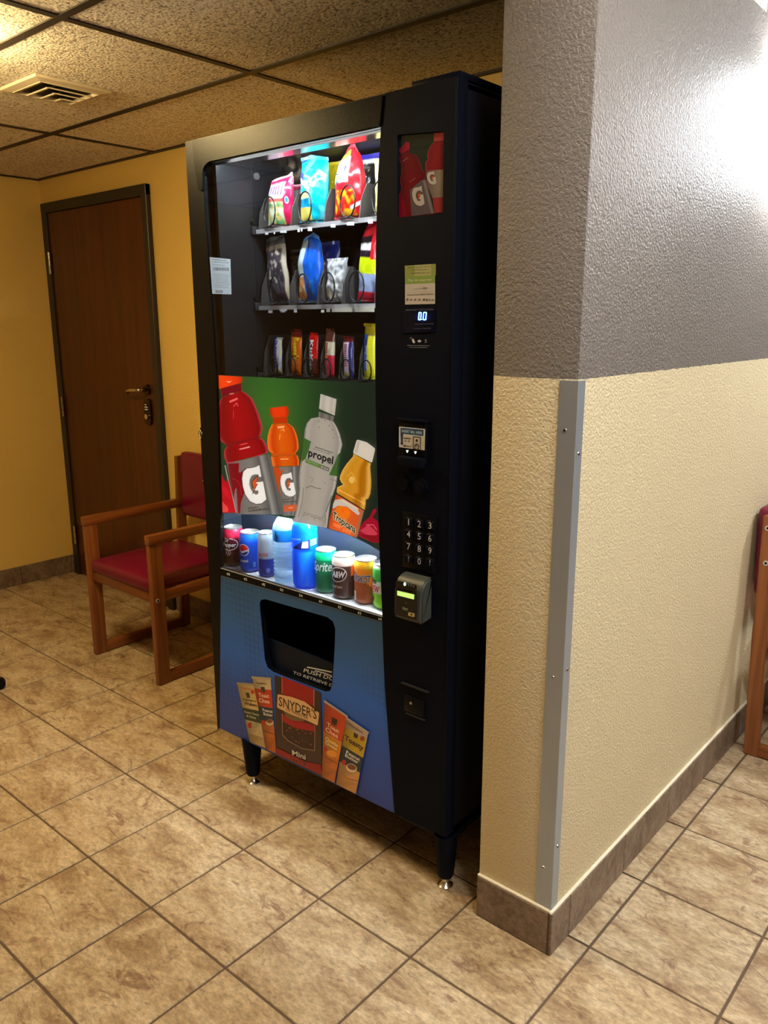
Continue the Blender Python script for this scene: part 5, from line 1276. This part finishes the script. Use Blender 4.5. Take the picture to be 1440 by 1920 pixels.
def cpos(i, r):
    q = PZ(*cp[i], BF); d = (q-CAM); d.z = 0; d.normalize(); return q.x+d.x*r*.92, q.y+d.y*r*.92
def steps(*st): return lambda a, v_: bands(*st)(0, v_)
x, y = cpos(0, .031)
can('dark maroon soda can with white script in the bay corner', x, y, .0325, .122, steps((0, (56, 14, 22)), (.30, (74, 14, 26)), (.62, (86, 12, 28)), (.76, (190, 36, 70))), [T2('Dr', -.012, .080, .015, .013, (240, 238, 238), .03, .1), T2('Pepper', -.021, .066, .046, .012, (240, 238, 238), .03, .1)]+[E2(.004, .073, .029, .019, (236, 234, 234), a, a+14, 3) for a in ()]+[Q2([(.033*math.cos(R(a))*.9+.002, .074+.02*math.sin(R(a))), (.033*math.cos(R(a+8))*.9+.002, .074+.02*math.sin(R(a+8))), (.030*math.cos(R(a+8))*.9+.002, .074+.018*math.sin(R(a+8))), (.030*math.cos(R(a))*.9+.002, .074+.018*math.sin(R(a)))], (236, 234, 234)) for a in range(-120, 80, 8)]+[T2('23', -.008, .044, .012, .010, (200, 190, 190), .02)]+[Q2([(.011*math.cos(R(a))-.002, .049+.011*math.sin(R(a))), (.011*math.cos(R(a+10))-.002, .049+.011*math.sin(R(a+10))), (.0095*math.cos(R(a+10))-.002, .049+.0095*math.sin(R(a+10))), (.0095*math.cos(R(a))-.002, .049+.0095*math.sin(R(a)))], (220, 214, 214)) for a in range(-90, 120, 10)], -70)
x, y = cpos(1, .031)
gl_ = [E2(0, .071, .0185, .0185, (240, 242, 246)), E2(0, .071, .0170, .0170, (236, 238, 242)),
       Q2([(.0165*math.cos(R(a)), .071+.0165*math.sin(R(a))) for a in range(10, 181, 10)]+[(-.008, .066), (.006, .070)], (196, 22, 44)),
       Q2([(.0165*math.cos(R(a)), .071+.0165*math.sin(R(a))) for a in range(190, 351, 10)]+[(.008, .066), (-.006, .060)], (12, 40, 120))]
can('blue soda can with a round red white and blue emblem', x, y, .0325, .122, steps((0, (4, 70, 196)), (.8, (14, 96, 222))), gl_+[T2('pepsi', -.014, .034, .028, .008, (240, 242, 246), .03), Q2([(.028, .018), (.037, .018), (.037, .034), (.028, .034)], (90, 150, 230))], -78)
x, y = cpos(2, .027)
can('slim silver and blue energy drink can beside the water bottle', x, y, .0268, .134, lambda a, v_: (24, 44, 140) if v_ < .44 and -100 < a < 10 else ((150, 160, 176) if v_ < .44 else (186, 192, 200)), [T2('Red Bull', -.018, .066, .030, .010, (206, 70, 70), .03), E2(.012, .022, .006, .008, (120, 140, 210))], -62)
x, y = cpos(5, .031)
can('green soda can with large white slanted lettering', x, y, .0325, .122, steps((0, (0, 92, 62)), (.45, (0, 112, 72)), (.80, (0, 190, 126))), [T2('Sprite', -.036, .066, .060, .026, (236, 250, 244), .02, .2)], -62)
x, y = cpos(6, .0325)
can('dark brown root beer can with an oval emblem and cream top', x, y, .0335, .122, lambda a, v_: (250, 226, 216) if v_ > .80 else ((236, 120, 40) if a > -12 and v_ > .55 else (62, 40, 40)), [E2(-.004, .072, .027, .021, (204, 188, 178), ang=.25), E2(-.004, .072, .0245, .0185, (44, 30, 32), ang=.25), T2('A&W', -.024, .064, .040, .017, (232, 226, 222), .04, .15), T2('ROOT BEER', -.026, .034, .036, .006, (196, 180, 172), .02)], -72)
x, y = cpos(7, .0325)
can('orange soda can with dark blue lettering', x, y, .0335, .122, lambda a, v_: (246, 176, 40) if v_ > .82 else ((250, 220, 40) if a > -15 and v_ > .72 else ((240, 130, 24) if v_ > .55 - .004*(a+60) else (150, 70, 34))), [T2('SUNKIST', -.034, .064, .056, .018, (240, 230, 200), .05, .15), T2('SUNKIST', -.034, .064, .056, .018, (34, 50, 110), .02, .15), Q2([(-.030, .010), (-.020, .010), (-.020, .036), (-.030, .036)], (236, 226, 200))], -68)
x, y = cpos(8, .032)
can('green and white soda can with red lettering half behind the column', x, y, .033, .122, lambda a, v_: (230, 240, 226) if .36 < v_ < .62 or v_ > .9 else ((60, 176, 70) if v_ >= .62 else (126, 200, 40)), [T2('Mtn', -.034, .070, .026, .014, (20, 60, 30), .03, .2), T2('DEW', -.034, .046, .034, .018, (200, 30, 40), .03, .2), Q2([(-.03, .02), (-.02, .04), (-.015, .03), (-.024, .012)], (20, 90, 30))], -80)

# clear water bottle
def pet(name, c, tr_w, body_c, rough=.06):
    m, nt, b, N, L = nodes(name); nt.nodes.remove(b)
    t = N('ShaderNodeBsdfTransparent'); t.inputs[0].default_value = lin(c)
    p_ = N('ShaderNodeBsdfPrincipled'); p_.inputs['Base Color'].default_value = lin(body_c); p_.inputs['Roughness'].default_value = rough; p_.inputs['Specular IOR Level'].default_value = .8
    tl = N('ShaderNodeBsdfTranslucent'); tl.inputs[0].default_value = lin(body_c)
    a = N('ShaderNodeMixShader'); a.inputs[0].default_value = .25; L(p_.outputs[0], a.inputs[1]); L(tl.outputs[0], a.inputs[2])
    mx = N('ShaderNodeMixShader'); mx.inputs[0].default_value = 1-tr_w; L(t.outputs[0], mx.inputs[1]); L(a.outputs[0], mx.inputs[2])
    L(mx.outputs[0], nt.nodes['Material Output'].inputs[0]); return m
x, y = cpos(3, .032)
o = thing('water_bottle', 'clear ribbed plastic water bottle with a blue label', 'bottle', (x, y, BF), 'bottles in the drink bay')
prof = [(.020, .001), (.030, .003), (.033, .010)]
for k in range(9): prof += [(.0338, .014+.0115*k), (.0338, .0175+.0115*k), (.0302, .0205+.0115*k), (.0302, .0225+.0115*k)]
prof += [(.0335, .122), (.0335, .158), (.033, .162), (.030, .172), (.022, .186), (.0135, .196), (.0125, .199), (.0125, .204)]
lathe('bottle_body', prof, pet('clear plastic', (232, 247, 255), .4, (214, 240, 250), .05), o, (x, y, BF), 48, smooth=70)
lathe('label', [(.0340, .124), (.0342, .126), (.0342, .156), (.0340, .158)], mat('water label', (20, 150, 220), .3), o, (x, y, BF), 48, capb=False)
cpz = lathe('bottle_cap', [(.0140, .200), (.0148, .201), (.0148, .214), (.0135, .216)], M['white'], o, (x, y, BF), 30, capt=True)
lathe('neck_ring', [(.0125, .1965), (.0165, .1975), (.0165, .199), (.0125, .1995)], M['white'], cpz, (x, y, BF), 30, capb=False)
# blue sports drink
x, y = cpos(4, .036)
o = thing('sports_drink_bottle', 'blue sports drink bottle beside the green can', 'bottle', (x, y, BF), 'bottles in the drink bay')
prof = [(.022, .001), (.033, .004), (.037, .012), (.0375, .10), (.036, .106), (.0345, .110), (.036, .114), (.0375, .119), (.0375, .150), (.0365, .156), (.0365, .160), (.0370, .165), (.0345, .180), (.028, .190), (.020, .197), (.0175, .200), (.0175, .206)]
lathe('bottle_body', prof, pet('blue drink', (40, 150, 255), .15, (10, 130, 245)), o, (x, y, BF), 48, smooth=60)
def fb(a, z, l): th = R(-75)+a/.0378; return (x+(.0378+l)*math.cos(th), y+(.0378+l)*math.sin(th), BF+z)
wrap('label', [Q2([(-.022, .118), (.034, .118), (.034, .146), (.010, .140)], (16, 40, 120)), Q2([(.010, .122), (.030, .122), (.030, .142), (.014, .140)], (225, 232, 240)), Q2([(-.034, .140), (-.020, .148), (.010, .150), (.008, .145), (-.014, .143)], (120, 210, 240))]+[Q2([(.036, .128+.005*k), (.060, .130+.005*k), (.060, .132+.005*k), (.036, .130+.005*k)], (200, 232, 250)) for k in range(4)], fb, M['can'], o, dx=.003)
lathe('bottle_cap', [(.0190, .200), (.0200, .202), (.0200, .216), (.0185, .219)], mat('cap blue', (40, 150, 230), .35), o, (x, y, BF), 30, capt=True)
